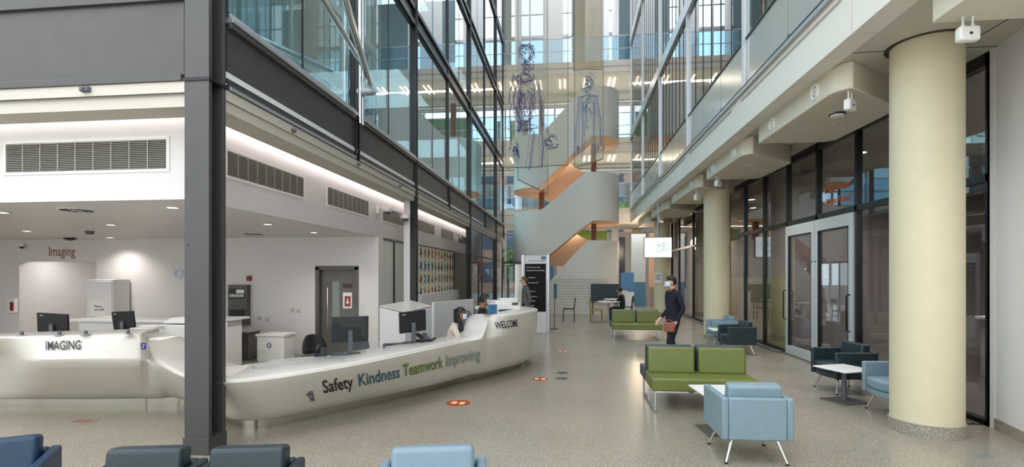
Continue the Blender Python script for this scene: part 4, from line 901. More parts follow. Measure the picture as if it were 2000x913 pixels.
printer('white printer standing behind the imaging counter beside the monitor near the ramp', 290, 668, .7, 0, .8)
t = thing('photocopier', 'large white photocopier with open lid left of the massive column', 'photocopier', (-5.72, 7.3, 0), -.1)
m = MB(); m.b(-.35, .3, -.3, .3, 0, .95); m.build('body', 'white_plastic', t, .02, 3); m = MB(); m.plate([(-.35, -.28, .97), (.28, -.28, .97), (.25, -.2, 1.08), (-.25, -.22, 1.05)], (0, .5, .03)); m.build('lid', 'white_plastic', t, .01); m = MB(); m.b(.29, .31, -.25, -.22, .9, 1.08); m.build('side_arm', 'black_plastic', t)
t = thing('side_table', 'broad white worktop behind the imaging desk under the wall cabinet', 'worktop', (-7.6, 8.6, 0)); m = MB(); m.b(-1.3, 1.5, -.4, .6, .86, .9); m.build('top', 'white', t, .006); m = MB(); m.b(-1.2, 1.4, -.3, .5, 0, .86); m.build('body', 'white', t)
# white faceted cabinet behind the desk
t = thing('white_cabinet', 'white box cabinet with a sloping top behind the tilted monitor', 'cabinet', (0, 0, 0))
A, B_, C_, D_ = [on_d(px, d, H - (py - 537) / 1000 * d) for px, py, d in ((741, 601, 9.0), (802, 590, 9.7), (843, 601, 9.2), (791, 613, 8.5))]
m = MB(); m.add([A, D_, C_, B_] + [Vector((q.x, q.y, 0)) for q in (A, D_, C_, B_)], [(0, 1, 2, 3), (0, 4, 5, 1), (1, 5, 6, 2), (2, 6, 7, 3), (3, 7, 4, 0), (4, 7, 6, 5)]); m.build('body', 'white', t, .008)
nrm = Vector((0, 0, .012)); m = MB(); m.plate([A + nrm, D_ + nrm, C_ + nrm, B_ + nrm], (0, 0, .02)); m.build('top', 'solid_surface', t, .004)
t = thing('low_screen', 'pale grey low partition with a white edge behind the seated staff', 'partition', (0, 0, 0)); pA, pB = on_d(848, 10.3, 0), on_d(925, 11.8, 0); m = MB(); dx = (pB - pA).normalized(); nn = Vector((-dx.y, dx.x, 0)); m.plate([pA, pB, pB + nn * .06, pA + nn * .06], (0, 0, 1.12)); m.build('board', 'white', t); m = MB(); m.plate([pA + Vector((0, 0, 1.12)), pB + Vector((0, 0, 1.12)), pB + nn * .06 + Vector((0, 0, 1.12)), pA + nn * .06 + Vector((0, 0, 1.12))], (0, 0, .02)); m.build('edge', 'white_plastic', t)
# storage by the back wall
t = thing('cabinet', 'low brown open cabinet with white drawer fronts below the fire panel', 'cabinet', (-7.35, 9.5, 0)); m = MB(); m.b(-.4, .2, 0, .4, 0, .55); m.build('body', 'cabinet_grey', t, .004); m = MB(); m.b(-.38, .15, -.01, 0, .2, .48); m.build('drawer', 'white_plastic', t, .003); m = MB(); m.b(-.42, 1.05, -.02, .42, .55, .58); m.build('top', 'room_mid', t, .003); m = MB(); m.b(.28, 1.0, .02, .4, 0, .55); m.build('side_body', 'cabinet_grey', t)
t = thing('waste_bin', 'white lidded bin with a small blue mark against the back wall', 'bin', (-5.75, 9.5, 0)); m = MB(); m.b(-.28, .28, -.2, .2, 0, .5); m.build('body', 'white_plastic', t, .02); m = MB(); m.b(-.3, .3, -.22, .22, .5, .55); m.build('lid', 'white_plastic', t, .01); m = MB(); m.lathe([(.05, 0), (.001, .0)], n=20); s_ = MB(); s_.rows([[(r * math.cos(6.283 * k / 20) - .02, -.203, .33 + r * math.sin(6.283 * k / 20)) for k in range(20)] for r in (.05, .025)], True); s_.build('mark', 'laptop_blue', t)
# staff chairs
def office_chair(label, x, y, rz, ztop, m_):
    t = thing('office_chair', label, 'chair', (x, y, 0), rz)
    m = MB(); rows_ = []
    for k in range(9): f = k / 8; w_ = .2 * (1 - .55 * f ** 3); z = .5 + (ztop - .5) * f; rows_.append([(a * w_, .18 + .08 * f + .03 * (1 - abs(a)) , z) for a in (-1, -.6, 0, .6, 1)] + [(a * w_, .23 + .09 * f + .03 * (1 - abs(a)), z) for a in (1, .6, 0, -.6, -1)])
    m.rows(rows_, True, True); m.build('backrest', m_, t, sub=1)
    m = MB(); m.b(-.23, .23, -.22, .2, .42, .5); m.build('seat', m_, t, .03, 3); m = MB(); m.cyl((0, 0, .12), (0, 0, .42), .03); m.build('gas_post', 'black_plastic', t)
    m = MB()
    for k in range(5): a = k * 1.2566; m.tube([(0, 0, .12), (.15 * math.cos(a), .15 * math.sin(a), .1), (.28 * math.cos(a), .28 * math.sin(a), .06)], .018, 8)
    for k in range(5): a = k * 1.2566; m.ell((.28 * math.cos(a), .28 * math.sin(a), .032), (.03, .03, .032), 10, 8)
    m.build('base', 'black_plastic', t)
    return t
q = on_d(628, 7.6, 0); office_chair('dark office chair back peeking over the desk left of the nearest monitor', q.x, q.y, .9, .80, 'black_plastic')
q = on_d(724, 8.0, 0); office_chair('grey office chair between the nearest monitor and the white cabinet', q.x, q.y, 1.2, .86, 'fabric_grey')
q = on_d(911, 8.75, 0); office_chair('grey fabric chair between the two seated staff', q.x, q.y, .3, 1.08, 'fabric_grey')
q = on_d(864, 8.7, 0); office_chair('dark chair under the seated woman in the cream jacket', q.x, q.y, 1.9, .72, 'chair_dark')
q = on_d(936, 9.75, 0); office_chair('dark chair under the seated man in black', q.x, q.y, 1.9, .95, 'chair_dark')

# ================================================================ SEATING
def armchair(label, loc, rz, m_, grp=None):
    t = thing('armchair', label, 'armchair', loc, rz, grp)   # faces -Y
    m = MB(); m.b(-.31, -.25, -.30, .30, .22, .60); m.build('armrest', m_, t, .018, 3); m = MB(); m.b(.25, .31, -.30, .30, .22, .60); m.build('armrest', m_, t, .018, 3)
    m = MB(); m.b(-.25, .25, .24, .30, .22, .60); m.build('back_panel', m_, t, .016, 3)
    m = MB(); pts = [(-.25, -.27)] + [(-.25 + .5 * k / 8, -.27 - .045 * math.sin(math.pi * k / 8)) for k in range(1, 8)] + [(.25, -.27), (.25, .24), (-.25, .24)]
    m.prism(pts, .22, .29); m.build('seat_base', m_, t, .01, 2)
    m = MB(); pts = [(-.245, -.28)] + [(-.245 + .49 * k / 8, -.28 - .05 * math.sin(math.pi * k / 8)) for k in range(1, 8)] + [(.245, -.28), (.245, .2), (-.245, .2)]
    m.prism(pts, .295, .42); m.build('seat_cushion', m_, t, .03, 4)
    m = MB(); M = Matrix.Rotation(-.16, 3, 'X'); m.ob((0, .16, .54), (.47, .13, .34), M); bc = m.build('back_cushion', m_, t, .03, 4)
    for (x, y) in ((-.2, -.22), (.2, -.22), (-.2, .22), (.2, .22)):
        m = MB(); m.cyl((x * .95, y * .9, .225), (x * 1.32, y * 1.2, .012), .015, .011, 12); lg = m.build('leg', 'chrome', t); m = MB(); m.cyl((x * 1.32, y * 1.2, .0), (x * 1.32, y * 1.2, .016), .015, n=12); m.build('foot_cap', 'black_plastic', lg)
    return t
armchair('pale blue leather armchair seen from behind in front of the green bench', (1.655, 5.06, 0), math.pi + .02, 'pale_blue_leather')
armchair('dark teal leather armchair beside the silver shop door and low table', (3.98, 8.0, 0), -math.pi / 2 + .12, 'dark_teal_leather')
armchair('pale blue leather armchair half hidden behind the nearest cream column', (4.02, 6.72, 0), -math.pi / 2 + .05, 'pale_blue_leather')
armchair('pale blue leather armchair by the second cream column', (3.66, 12.9, 0), -math.pi / 2 + .0, 'pale_blue_leather')
armchair('dark teal leather armchair in front of the second cream column beside a pale blue one', (3.58, 11.52, 0), -math.pi / 2 + .06, 'dark_teal_leather')
armchair('pale blue leather armchair at the bottom picture edge near the middle', (-.75, 2.72, 0), .2, 'pale_blue_leather')
armchair('dark teal leather armchair in the foreground just right of the massive column', (-1.80, 2.60, 0), .2, 'dark_teal_leather').scale = (.88, 1, 1)
armchair('dark teal leather armchair in the foreground left of the massive column', (-2.37, 2.52, 0), .2, 'dark_teal_leather').scale = (.88, 1, 1)
armchair('navy blue leather armchair in the left bottom corner of the view', (-3.36, 2.56, 0), .62, 'navy_leather')
def low_table(label, loc, rz, s=.52):
    t = thing('side_table', label, 'table', loc, rz); m = MB(); m.b(-s / 2, s / 2, -s / 2, s / 2, .43, .45); m.build('table_top', 'white_plastic', t, .008, 2)
    m = MB(); m.cyl((0, 0, .015), (0, 0, .43), .03, n=20); m.build('pedestal', 'grey_plastic', t); m = MB(); m.b(-.2, .2, -.2, .2, 0, .014); m.build('base', 'cabinet_grey', t, .005)
    return t
low_table('low white square table between the dark teal and pale blue armchairs by the shop door', (3.66, 7.33, 0), .35)
low_table('low white square table between the far pair of armchairs', (3.45, 12.22, 0), 0, .5)
low_table('low white square table between the green bench and the nearest pale blue armchair', (1.62, 5.78, 0), .1)
def bench(label, loc, rz, rear='slate_leather'):
    t = thing('bench_sofa', label, 'sofa', loc, rz)     # green side faces -Y, origin front left corner
    W_ = 1.26
    m = MB(); m.b(0, W_, 0, .56, .27, .43); m.build('seat', 'green_leather', t, .025, 4)
    m = MB(); m.b(0, W_, .565, 1.12, .27, .43); m.build('rear_seat', rear, t, .025, 4)
    M = Matrix.Rotation(-.1, 3, 'X'); M2 = Matrix.Rotation(.1, 3, 'X')
    for x in (.31, .945):
        m = MB(); m.ob((x, .46, .585), (.585, .11, .34), M); m.build('back_cushion', 'green_leather', t, .03, 4)
        m = MB(); m.ob((x, .63, .585), (.6, .11, .36), M2); m.build('rear_back_cushion', rear, t, .03, 4)
    for x in (.05, W_ - .05):
        m = MB(); m.tube([(x, .04, .27), (x, .04, .02), (x, 1.08, .02), (x, 1.08, .27)], .014, 8); m.cyl((x, .56, .02), (x, .56, .27), .012); m.build('leg_frame', 'chrome', t)
    m = MB(); m.b(.04, W_ - .04, .03, .06, .25, .27); m.b(.04, W_ - .04, 1.06, 1.09, .25, .27); m.build('rail', 'chrome', t)
    return t
bench('green leather back to back bench with slate rear seat, the nearer one', (1.0, 6.42, 0), .0)
bench('green leather back to back bench farther off near the cafe tables', (1.10, 13.45, 0), .0)
# cafe furniture
t = thing('cafe_table', 'round white cafe table in front of the person seated at the far end', 'table', (1.38, 18.6, 0)); m = MB(); m.lathe([(.42, .72), (.43, .735), (.42, .75), (.001, .751)], n=36); m.build('table_top', 'white_plastic', t); m = MB(); m.cyl((0, 0, .02), (0, 0, .72), .035, n=16); m.build('pedestal', 'silver', t); m = MB(); m.lathe([(.26, 0), (.26, .012), (.03, .03)], n=28); m.build('base', 'silver', t)
t = thing('cafe_table', 'round white cafe table partly hidden behind the first one', 'table', (1.75, 20.4, 0)); m = MB(); m.lathe([(.42, .72), (.43, .735), (.42, .75), (.001, .751)], n=36); m.build('table_top', 'white_plastic', t); m = MB(); m.cyl((0, 0, .02), (0, 0, .72), .035, n=16); m.build('pedestal', 'silver', t); m = MB(); m.lathe([(.26, 0), (.26, .012), (.03, .03)], n=28); m.build('base', 'silver', t)
def cafe_chair(label, loc, rz, m_):
    t = thing('cafe_chair', label, 'chair', loc, rz)   # faces -Y
    m = MB(); m.b(-.2, .2, -.2, .2, .43, .46); m.build('seat', m_, t, .01)
    for (x, y, h) in ((-.18, -.18, .43), (.18, -.18, .43), (-.18, .2, .86), (.18, .2, .86)):
        m = MB(); m.cyl((x * 1.05, y * 1.1, 0), (x, y, min(h, .45)), .016, n=10)
        if h > .5: m.cyl((x, y, .45), (x, y + .05, h), .016, n=10)
        m.build('leg', m_, t)
    m = MB(); m.b(-.19, .19, .235, .255, .72, .87); m.build('backrest', m_, t, .008); m = MB(); m.b(-.17, .17, .2, .22, .25, .27); m.b(-.17, .17, -.19, -.17, .25, .27); m.build('stretcher', m_, t)
    return t
cafe_chair('yellow wooden chair facing the round white cafe table', (.95, 18.5, 0), math.pi / 2, 'chair_wood')
cafe_chair('dark cafe chair on which the far person sits', (1.98, 18.55, 0), -math.pi / 2, 'chair_dark')
cafe_chair('dark metal chair beside the tall information kiosk', (-.05, 18.9, 0), -math.pi / 2, 'chair_dark')
cafe_chair('dark chair behind the second cafe table', (2.2, 20.3, 0), -math.pi / 2, 'chair_dark')
t = thing('counter', 'pale cabinet counter beyond the farther green bench', 'counter', (2.05, 21.9, 0)); m = MB(); m.b(0, .35, 0, .4, 0, .98); m.build('body', 'white', t, .005); m = MB(); m.b(-.02, .37, -.02, .42, .98, 1.02); m.build('top', 'peach', t, .004)
t = thing('display_board', 'dark teal low glass display board on the slatted staircase wall', 'board', (.9, 22.3, .55)); m = MB(); m.b(0, 1.2, 0, .05, 0, .75); m.build('frame', 'chair_dark', t, .004); m = MB(); m.b(.04, 1.16, -.005, 0, .04, .71); m.build('glass_face', 'dark_teal_leather', t)
for x in (.06, 1.1): m = MB(); m.b(x, x + .04, .0, .05, -.55, 0); m.build('leg', 'chair_dark', t)
# kiosk
t = thing('information_kiosk', 'tall silver framed kiosk with a black poster and white header', 'kiosk', (-1.1, 15.1, 0), .05)
m = MB(); m.b(-.32, -.24, -.2, .2, 0, 2.28); m.b(.42, .50, -.2, .2, 0, 2.28); m.build('side_post', 'silver', t, .01); m = MB(); m.b(-.24, .42, -.16, .16, 0, 2.25); m.build('body', 'white_metal', t)
m = MB(); m.b(-.22, .40, -.175, -.16, .62, 2.02); m.build('poster', 'poster_dark', t); m = MB(); m.b(-.24, .42, -.175, -.16, 2.04, 2.26); m.build('header', 'white', t); m = MB(); m.b(-.24, .42, -.17, -.16, .02, .58); m.build('lower_panel', 'white', t)
letters('lettering', 'University hospital', .06, 'ink_blue', lambda x, y: (-.1 + x, -.178, 2.09 + y), t, width=.48)
m = MB(); m.b(.26, .40, -.178, -.175, 2.15, 2.23); m.build('header_mark', 'laptop_blue', t)
for q, (tx, z, w_) in enumerate((('Welcome to the', 1.9, .4), ('Imaging and Therapy building', 1.81, .52), ('Level 1', 1.6, .2), ('Level 2', 1.45, .28), ('Level 3', 1.2, .2), ('Outpatients and tests', 1.05, .25), ('Reception', .92, .2), ('Ground', .78, .16))):
    letters('lettering', tx, .05, 'paper', lambda x, y, z=z: (-.17 + x + (.06 if z < 1.7 else 0), -.178, z + y), t, width=w_)
t = thing('teal_sign', 'small teal post sign beside the tall kiosk', 'sign', (-.5, 16.0, 0), 0); m = MB(); m.b(0, .1, 0, .03, .95, 1.42); m.build('board', 'teal_sign', t); m = MB(); m.b(.02, .04, .01, .03, 0, .95); m.build('post', 'chair_dark', t); m = MB(); m.b(-.08, .14, -.1, .14, 0, .015); m.build('foot', 'chair_dark', t)
# hanging screen
t = thing('hanging_screen', 'bright white hanging display screen with a green drawing', 'screen', (2.49, 17.6, 2.28), -.1); m = MB(); m.b(-.02, .90, 0, .07, -.02, .68); m.build('casing', 'black_plastic', t, .006); m = MB(); m.b(0, .88, -.006, 0, .0, .66); m.build('display', 'screen_on', t, smooth=False)
m = MB(); m.cyl((.44, .04, .68), (.44, .04, 1.9), .02); m.build('pole', 'silver', t)
b = MB()
for k in range(26): a, c_ = random.uniform(.4, .8), random.uniform(.15, .5); b.tube([(a, -.008, c_), (a + random.uniform(-.08, .08), -.008, c_ + random.uniform(-.05, .05)), (a + random.uniform(-.08, .08), -.008, c_ + random.uniform(-.06, .06))], .008, 4)
b.build('drawing', 'green_ink', t)
# cameras
def dome(label, loc, rz): 
    t = thing('dome_camera', label, 'camera', loc, rz); m = MB(); m.b(-.07, .07, .06, .12, -.08, .1); m.b(-.03, .03, -.08, .08, .03, .07); m.build('bracket', 'white_plastic', t, .01, 2); m = MB(); m.lathe([(.02, .05), (.09, .03), (.1, -.02), (.09, -.04)], (0, -.1, 0)); m.build('housing', 'white_plastic', t); m = MB(); m.ell((0, -.1, -.04), (.08, .08, .065)); m.build('dome', 'grey_plastic', t)
dome('white dome camera between the second and third side grilles', (BX + .12, 10.3, 3.05), math.pi / 2); dome('white dome camera on the slim column by the third side grille', (XF - .2, 10.83, 2.95), .3); dome('white dome camera over the last side grille', (BX + .12, 18.4, 3.1), math.pi / 2)
def boxcam(label, loc, rz, sc=1.):
    t = thing('security_camera', label, 'camera', loc, rz); t.scale = (sc,) * 3
    m = MB(); m.ob((0, 0, -.16), (.17, .08, .13)); m.build('housing', 'white_plastic', t, .02, 3); m = MB(); m.cyl((0, -.041, -.165), (0, -.046, -.165), .012, n=16); m.build('lens', 'black_plastic', t)
    for x in (-.04, .04): m = MB(); m.cyl((x, 0, -.1), (x, 0, 0), .009); m.ell((x, 0, -.01), (.016, .016, .012)); m.ell((x, 0, -.085), (.018, .018, .014)); m.build('mount_post', 'white_plastic', t)
d = pray(1890, 32); q = (3.88 - H) / d[2]; boxcam('white box camera hung on two posts above the nearest cream column', (d[0] * q, d[1] * q, 3.88), 0, .95)
for (px, py, lb, s_) in ((1660, 180, 'white speaker camera under the second drop-down ceiling box', 1.0), (1402, 345, 'white camera at the top of the second cream column', 1.0), (1362, 372, 'white camera under the fourth drop-down box', 1.2), (1290, 420, 'small white camera at the top of the third cream column', 1.3)):
    d = pray(px, py); q = (3.88 - H) / d[2]; boxcam(lb, (d[0] * q, d[1] * q, 3.88), .7, s_)
for (px, py, r, lb) in ((1635, 222, .09, 'round white smoke detector under the second drop-down ceiling box'),):
    d = pray(px, py); q = (3.88 - H) / d[2]; t = thing('smoke_detector', lb, 'detector', (d[0] * q, d[1] * q, 3.88)); MB().lathe([(.1, 0), (.1, -.02)]).build('base', 'black_plastic', t); MB().lathe([(.085, -.02), (.08, -.05), (.001, -.055)]).build('body', 'white_plastic', t)
for (px, py, lb) in ((170, 176, 'small grey camera on the pale beam casing above the front grille'),):
    o = MB().ob((0, -.02, 0), (.09, .05, .05)).cyl((0, -.04, 0), (0, -.06, 0), .018).build('sensor', 'grey_plastic', None, .008); d = pray(px, py); q = YF / d[1]; o.location = (d[0] * q, YF, H + d[2] * q); tag(o, lb, 'camera')
for i, (px, lb) in enumerate(((571, 'nearest'), (698, 'second'), (780, 'third'))):
    y = y_at(px, XF - .01); o = MB().ell((.02, 0, 0), (.035, .035, .03)).build('sensor', 'grey_plastic'); o.location = (XF - .01, y, 3.47); tag(o, 'small round sensor on the casing below the grey beams, the %s one' % lb, 'sensor')
# floor stickers
for (px, py, rx, ry, m_, lb) in ((895, 788, .16, .13, 'sticker_orange', 'orange floor sticker in front of the Improving lettering'), (1055, 741, .13, .13, 'sticker_orange', 'orange floor sticker beside the pair of grey dots'), (1099, 687, .11, .13, 'sticker_orange', 'small orange floor sticker farthest along the hall'), (160, 824, .16, .12, 'sticker_orange', 'orange floor sticker in front of the imaging desk')):
    q = on_z(px, py, .0); n = 30; t = thing('floor_sticker', lb, 'floor sticker', (q.x, q.y, .001)); MB().lathe([(rx, 0), (rx, .002)], n=n).build('disc', 'terrazzo' if px < 300 else 'sticker_orange', t)
    m = MB(); m.b(-.09, -.02, -.05, .07, .002, .0035); m.b(.02, .09, -.07, .05, .002, .0035); m.build('footprints', 'peach' if px > 300 else 'ink_brown', t)
for (px, py, lb) in ((1098, 729, 'grey round floor dot, the farther of two touching ones'), (1097, 740, 'grey round floor dot, the nearer of two touching ones')):
    q = on_z(px, py, 0); o = MB().lathe([(.095, 0), (.095, .002)], n=28).build('floor_dot', 'sticker_grey'); o.location = (q.x, q.y, .001); tag(o, lb, 'floor sticker')
# ================================================================ PEOPLE
def person(label, loc, rz, J, R, zones, hair, mask=True, skin='skin_light', hands=None, shoes='black_plastic', scale=1.):
    """J joints {name:(x,y,z)}; faces -Y; zones: function(point, bone)->material index"""
    t = thing('person', label, 'person', loc, rz); t.scale = (scale,) * 3
    names = list(J); vs = [J[n] for n in names]; idx = {n: i for i, n in enumerate(names)}
    E_ = [('pelvis', 'belly'), ('belly', 'chest'), ('chest', 'neck0'), ('neck0', 'neck'), ('neck', 'jaw'), ('jaw', 'crown')]
    for s in 'lr':
        E_ += [('chest', s + 'sh'), (s + 'sh', s + 'el'), (s + 'el', s + 'wr'), (s + 'wr', s + 'pa'), ('pelvis', s + 'hip'), (s + 'hip', s + 'kn'), (s + 'kn', s + 'an'), (s + 'an', s + 'to')]
    rad = [R.get(n, R.get(n[1:], (.05, .05))) for n in names]
    edges = [(idx[a], idx[b]) for a, b in E_]
    # fingers: short chains rooted in the palm
    for s in 'lr':
        pa, wr = Vector(J[s + 'pa']), Vector(J[s + 'wr']); d = (pa - wr).normalized(); side = d.cross(Vector((0, 0, 1))); side = side.normalized() if side.length > .3 else Vector((0, 1, 0)); dn = d.cross(side)
        if dn.z > 0: dn = -dn
        for k, (o_, L) in enumerate(((-.030, .062), (-.010, .074), (.011, .070), (.030, .056))):
            b0 = pa + side * o_ + d * .012; i0 = len(vs); vs += [tuple(b0), tuple(b0 + d * L * .55 + dn * .008), tuple(b0 + d * L * .95 + dn * .03)]; rad += [(.010, .010), (.009, .009), (.007, .007)]; edges += [(idx[s + 'pa'], i0), (i0, i0 + 1), (i0 + 1, i0 + 2)]
        sg = 1 if s == 'r' else -1; b0 = wr + d * .03 + side * sg * .026; i0 = len(vs); vs += [tuple(b0), tuple(b0 + d * .035 + side * sg * .022), tuple(b0 + d * .065 + side * sg * .026)]; rad += [(.012, .012), (.010, .010), (.008, .008)]; edges += [(idx[s + 'wr'], i0), (i0, i0 + 1), (i0 + 1, i0 + 2)]
    me = bpy.data.meshes.new('body'); me.from_pydata(vs, edges, []); o = bpy.data.objects.new('body_src', me); COL.objects.link(o)
    sk = o.modifiers.new('skin', 'SKIN'); sk.use_smooth_shade = True
    lay = me.skin_vertices[0] if len(me.skin_vertices) else None
    if lay is None:
        bm = bmesh.new(); bm.from_mesh(me); bm.verts.layers.skin.verify(); bm.to_mesh(me); bm.free(); lay = me.skin_vertices[0]
    for i, r in enumerate(rad): lay.data[i].radius = r; lay.data[i].use_root = (i == idx['pelvis'])
    sb = o.modifiers.new('sub', 'SUBSURF'); sb.levels = sb.render_levels = 2
    dg = bpy.context.evaluated_depsgraph_get(); m2 = bpy.data.meshes.new_from_object(o.evaluated_get(dg)); bpy.data.objects.remove(o)
    m2.name = 'body'; m2.materials.clear(); mats = zones['mats']
    for q in mats: m2.materials.append(MT[q])
    segs = [(Vector(J[a]), Vector(J[b]), (a, b)) for a, b in E_]
    for p in m2.polygons:
        c_ = p.center; best = None
        for a, b, k in segs:
            ab = b - a; f = max(0, min(1, (c_ - a).dot(ab) / max(1e-9, ab.length_squared))); dd = (c_ - (a + ab * f)).length
            if best is None or dd < best[0]: best = (dd, k, f)
        k, f = best[1], best[2]; a, b = k
        if b in ('jaw', 'crown', 'neck') or a == 'jaw': mi = 0
        elif b[1:] == 'pa' or (b[1:] == 'wr' and f > .93): mi = 0
        elif b[1:] == 'to' or (b[1:] == 'an' and f > .95): mi = 3
        elif b[1:] in ('hip', 'kn', 'an') or (b == 'belly' and f < .25): mi = 2
        else: mi = 1
        p.material_index = mi; p.use_smooth = True
    ob = bpy.data.objects.new('body', m2); COL.objects.link(ob); ob.parent = t
    jaw, cr = Vector(J['jaw']), Vector(J['crown']); up = (cr - jaw).normalized(); hd = Vector(hands['face']).normalized() if hands else Vector((0, -1, 0)); hd = (hd - up * hd.dot(up)).normalized(); sd = hd.cross(up); c0 = jaw.lerp(cr, .5)
    M = Matrix((sd, -hd, up)).transposed()
    # ears, nose, eyes
    m = MB(); m.ell(c0 + hd * .098 - up * .01, (.012, .02, .022), 10, 8, M); m.build('nose', mats[0], ob)
    for s in (-1, 1):
        m = MB(); m.ell(c0 + sd * s * .078 - up * .01, (.012, .022, .03), 10, 8, M); m.build('ear', mats[0], ob)
        m = MB(); m.ell(c0 + sd * s * .03 + hd * .083 + up * .018, (.013, .008, .007), 10, 8, M); m.build('eye', 'black_plastic', ob)
    m = MB(); m.ell(c0 + hd * .088 - up * .05, (.025, .01, .007), 10, 8, M); m.build('mouth', 'ink_brown', ob)
    if mask:
        m = MB(); rr = []
        for i in range(7):
            a = -1.15 + 2.3 * i / 6; rr.append([c0 + sd * math.sin(a) * .088 + hd * (math.cos(a) * .104) + up * z for z in (.0, -.03, -.06, -.085)])
        m.rows(rr); q = m.build('face_mask', 'mask_blue', t); sl = q.modifiers.new('s', 'SOLIDIFY'); sl.thickness = .004
    # hair cap
    m = MB(); rr = []
    for i in range(10):
        el = math.pi / 2 * (1 - i / 9 * 1.25); row = []
        for k in range(20):
            a = 6.283 * k / 20; back = (1 - math.cos(a)) / 2; e = el if back > .35 else max(el, .38); row.append(c0 + up * (.005 + .118 * math.sin(e)) + sd * math.sin(a) * .092 * math.cos(e) * (1 + hair.get('puff', 0)) + hd * (math.cos(a) * .103 * math.cos(e) - .008))
        rr.append(row)
    m.rows(rr, True)
    if hair.get('long'):
        for s in (-1, 1):
            m.rows([[c0 + sd * s * (.07 + .02 * math.sin(a)) * 1 + hd * (-.05 + .05 * math.cos(a) + off) + up * z for a in [6.283 * k / 8 for k in range(8)]] for z, off in ((.05, 0), (-.05, .0), (-.15, .02), (-.26, .05), (-.34, .05))], True, True)
        m.rows([[c0 + sd * .1 * w_ * math.cos(a) - hd * (.075 - .045 * math.sin(a)) + up * z for a in [6.283 * k / 12 for k in range(12)]] for z, w_ in ((.08, .9), (0, 1.05), (-.1, 1.1), (-.2, 1.1), (-.3, .8))], True, True)
    m.build('hair', 'hair_black' if 'c' not in hair else hair['c'], t)
    return t
RS = dict(pelvis=(.145, .115), belly=(.14, .105), chest=(.155, .11), neck0=(.07, .06), neck=(.052, .052), jaw=(.066, .076), crown=(.072, .088), sh=(.062, .06), el=(.043, .043), wr=(.028, .028), pa=(.032, .018), hip=(.095, .095), kn=(.062, .062), an=(.042, .042), to=(.036, .03))
# walking man, seen from his right-hand side, heading towards the camera's left
Jw = dict(pelvis=(0, 0, .93), belly=(0, .0, 1.1), chest=(0, -.01, 1.3), neck0=(0, -.01, 1.42), neck=(0, -.02, 1.46), jaw=(0, -.05, 1.525), crown=(0, -.045, 1.62),
 lsh=(.18, 0, 1.37), lel=(.23, .08, 1.1), lwr=(.22, -.06, .88), lpa=(.21, -.1, .81), rsh=(-.18, 0, 1.37), rel=(-.22, .03, 1.1), rwr=(-.19, -.14, .92), rpa=(-.17, -.2, .87),
 lhip=(.09, 0, .88), lkn=(.1, -.12, .5), lan=(.1, -.05, .09), lto=(.11, -.2, .04), rhip=(-.09, 0, .88), rkn=(-.1, .02, .48), ran=(-.1, .22, .12), rto=(-.11, .1, .04))
person('person in a dark navy coat and face mask walking past the green bench', (1.80, 9.25, 0), -1.3, Jw, RS, dict(mats=['skin_light', 'cloth_navy', 'cloth_dark', 'black_plastic']), {}, True, hands=dict(face=(0, -1, -.05)))
t = thing('handbag', 'small reddish brown bag carried by the walking person', 'bag', (1.69, 9.02, .72), -.9); m = MB(); m.b(-.1, .1, -.04, .04, 0, .16); m.build('body', 'ink_brown', t, .02, 3); m = MB(); m.tube([(-.07, 0, .15), (-.05, 0, .2), (.05, 0, .2), (.07, 0, .15)], .007); m.build('handle', 'ink_brown', t)
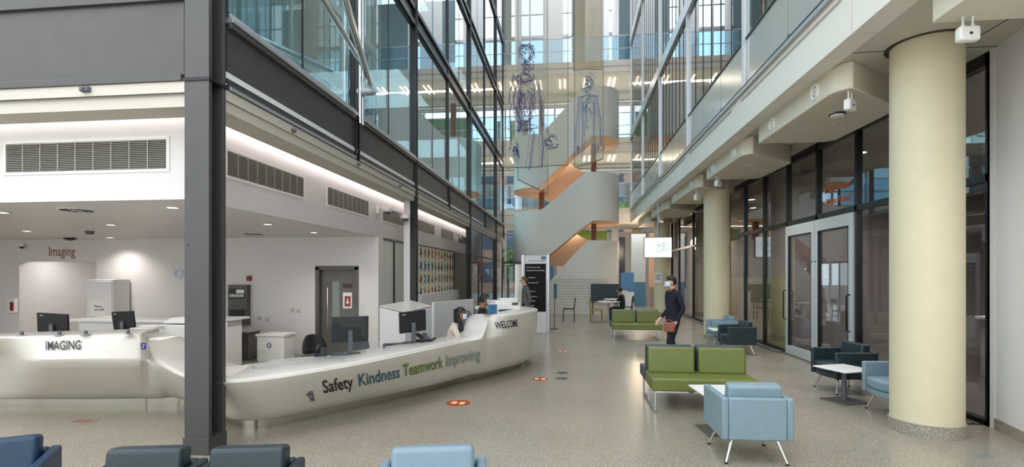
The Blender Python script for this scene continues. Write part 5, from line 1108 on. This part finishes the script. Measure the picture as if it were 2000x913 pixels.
# seated poses (face -Y)
def seated(zs, lean=0., tuck=0.):
    h = zs
    J = dict(pelvis=(0, 0, h), belly=(0, -.02 - lean * .2, h + .17), chest=(0, -.04 - lean * .55, h + .36), neck0=(0, -.05 - lean * .8, h + .48), neck=(0, -.06 - lean * .9, h + .52), jaw=(0, -.1 - lean, h + .585), crown=(0, -.1 - lean, h + .68),
      lsh=(.17, -.04 - lean * .6, h + .43), rsh=(-.17, -.04 - lean * .6, h + .43), lhip=(.09, -.05, h - .02), rhip=(-.09, -.05, h - .02), lkn=(.11, -.43 + tuck, h - .0), rkn=(-.11, -.43 + tuck, h - .0), lan=(.11, -.4 + tuck * 2.2, .09), ran=(-.11, -.4 + tuck * 2.2, .09), lto=(.11, -.52 + tuck * 2.2, .04), rto=(-.11, -.52 + tuck * 2.2, .04))
    zt = h + .27
    J.update(lel=(.22, -.16 - lean * .5, h + .2), lwr=(.12, -.38 - lean * .5, zt), lpa=(.1, -.45 - lean * .5, zt), rel=(-.22, -.16 - lean * .5, h + .2), rwr=(-.12, -.38 - lean * .5, zt), rpa=(-.1, -.45 - lean * .5, zt))
    return J
q = on_d(874, 8.05, 0); person('seated person with long black hair, cream jacket and mask typing at the desk', (q.x, q.y, 0), 1.75, seated(.52, .12, .2), RS, dict(mats=['skin_brown', 'cloth_cream', 'cloth_dark', 'black_plastic']), {'long': 1}, True, hands=dict(face=(0, -1, -.15)), scale=.94)
q = on_d(935, 9.6, 0); person('seated person in a black top and mask behind the raised welcome counter', (q.x, q.y, 0), 1.7, seated(.6, .02, .2), RS, dict(mats=['skin_brown', 'cloth_black', 'cloth_dark', 'black_plastic']), {}, True, hands=dict(face=(0, -1, -.1)), scale=1.0)
person('seated person in dark clothes with back turned at the round cafe table', (1.9, 18.6, 0), -1.9, seated(.46, .05), RS, dict(mats=['skin_brown', 'cloth_dark', 'cloth_dark', 'black_plastic']), {'puff': .1}, False, hands=dict(face=(0, -1, -.1)), scale=1.05)
Js = dict(Jw); Js.update(lwr=(.2, -.02, .85), lpa=(.2, -.04, .77), lkn=(.1, -.02, .48), lan=(.1, 0, .09), lto=(.11, -.13, .04), ran=(-.1, 0, .09), rto=(-.11, -.13, .04), rkn=(-.1, -.02, .48), rwr=(-.2, -.02, .85), rpa=(-.2, -.04, .77))
q = on_d(1027, 13.2, 0); person('standing person in a grey jacket behind the raised counter by the kiosk', (q.x, q.y, 0), -1.3, Js, RS, dict(mats=['skin_light', 'cloth_grey', 'cloth_dark', 'black_plastic']), {'c': 'bark'}, False, hands=dict(face=(0, -1, -.25)), scale=.98)
t = thing('laptop', 'open blue-backed screen on the raised welcome counter beside the seated man', 'screen', on_z(962, 614, 1.08), .9); MB().b(-.09, .09, -.01, .01, 0, .15).build('lid', 'laptop_blue', t, .004); MB().b(-.09, .09, 0, .14, 0, .012).build('base', 'black_plastic', t, .003)
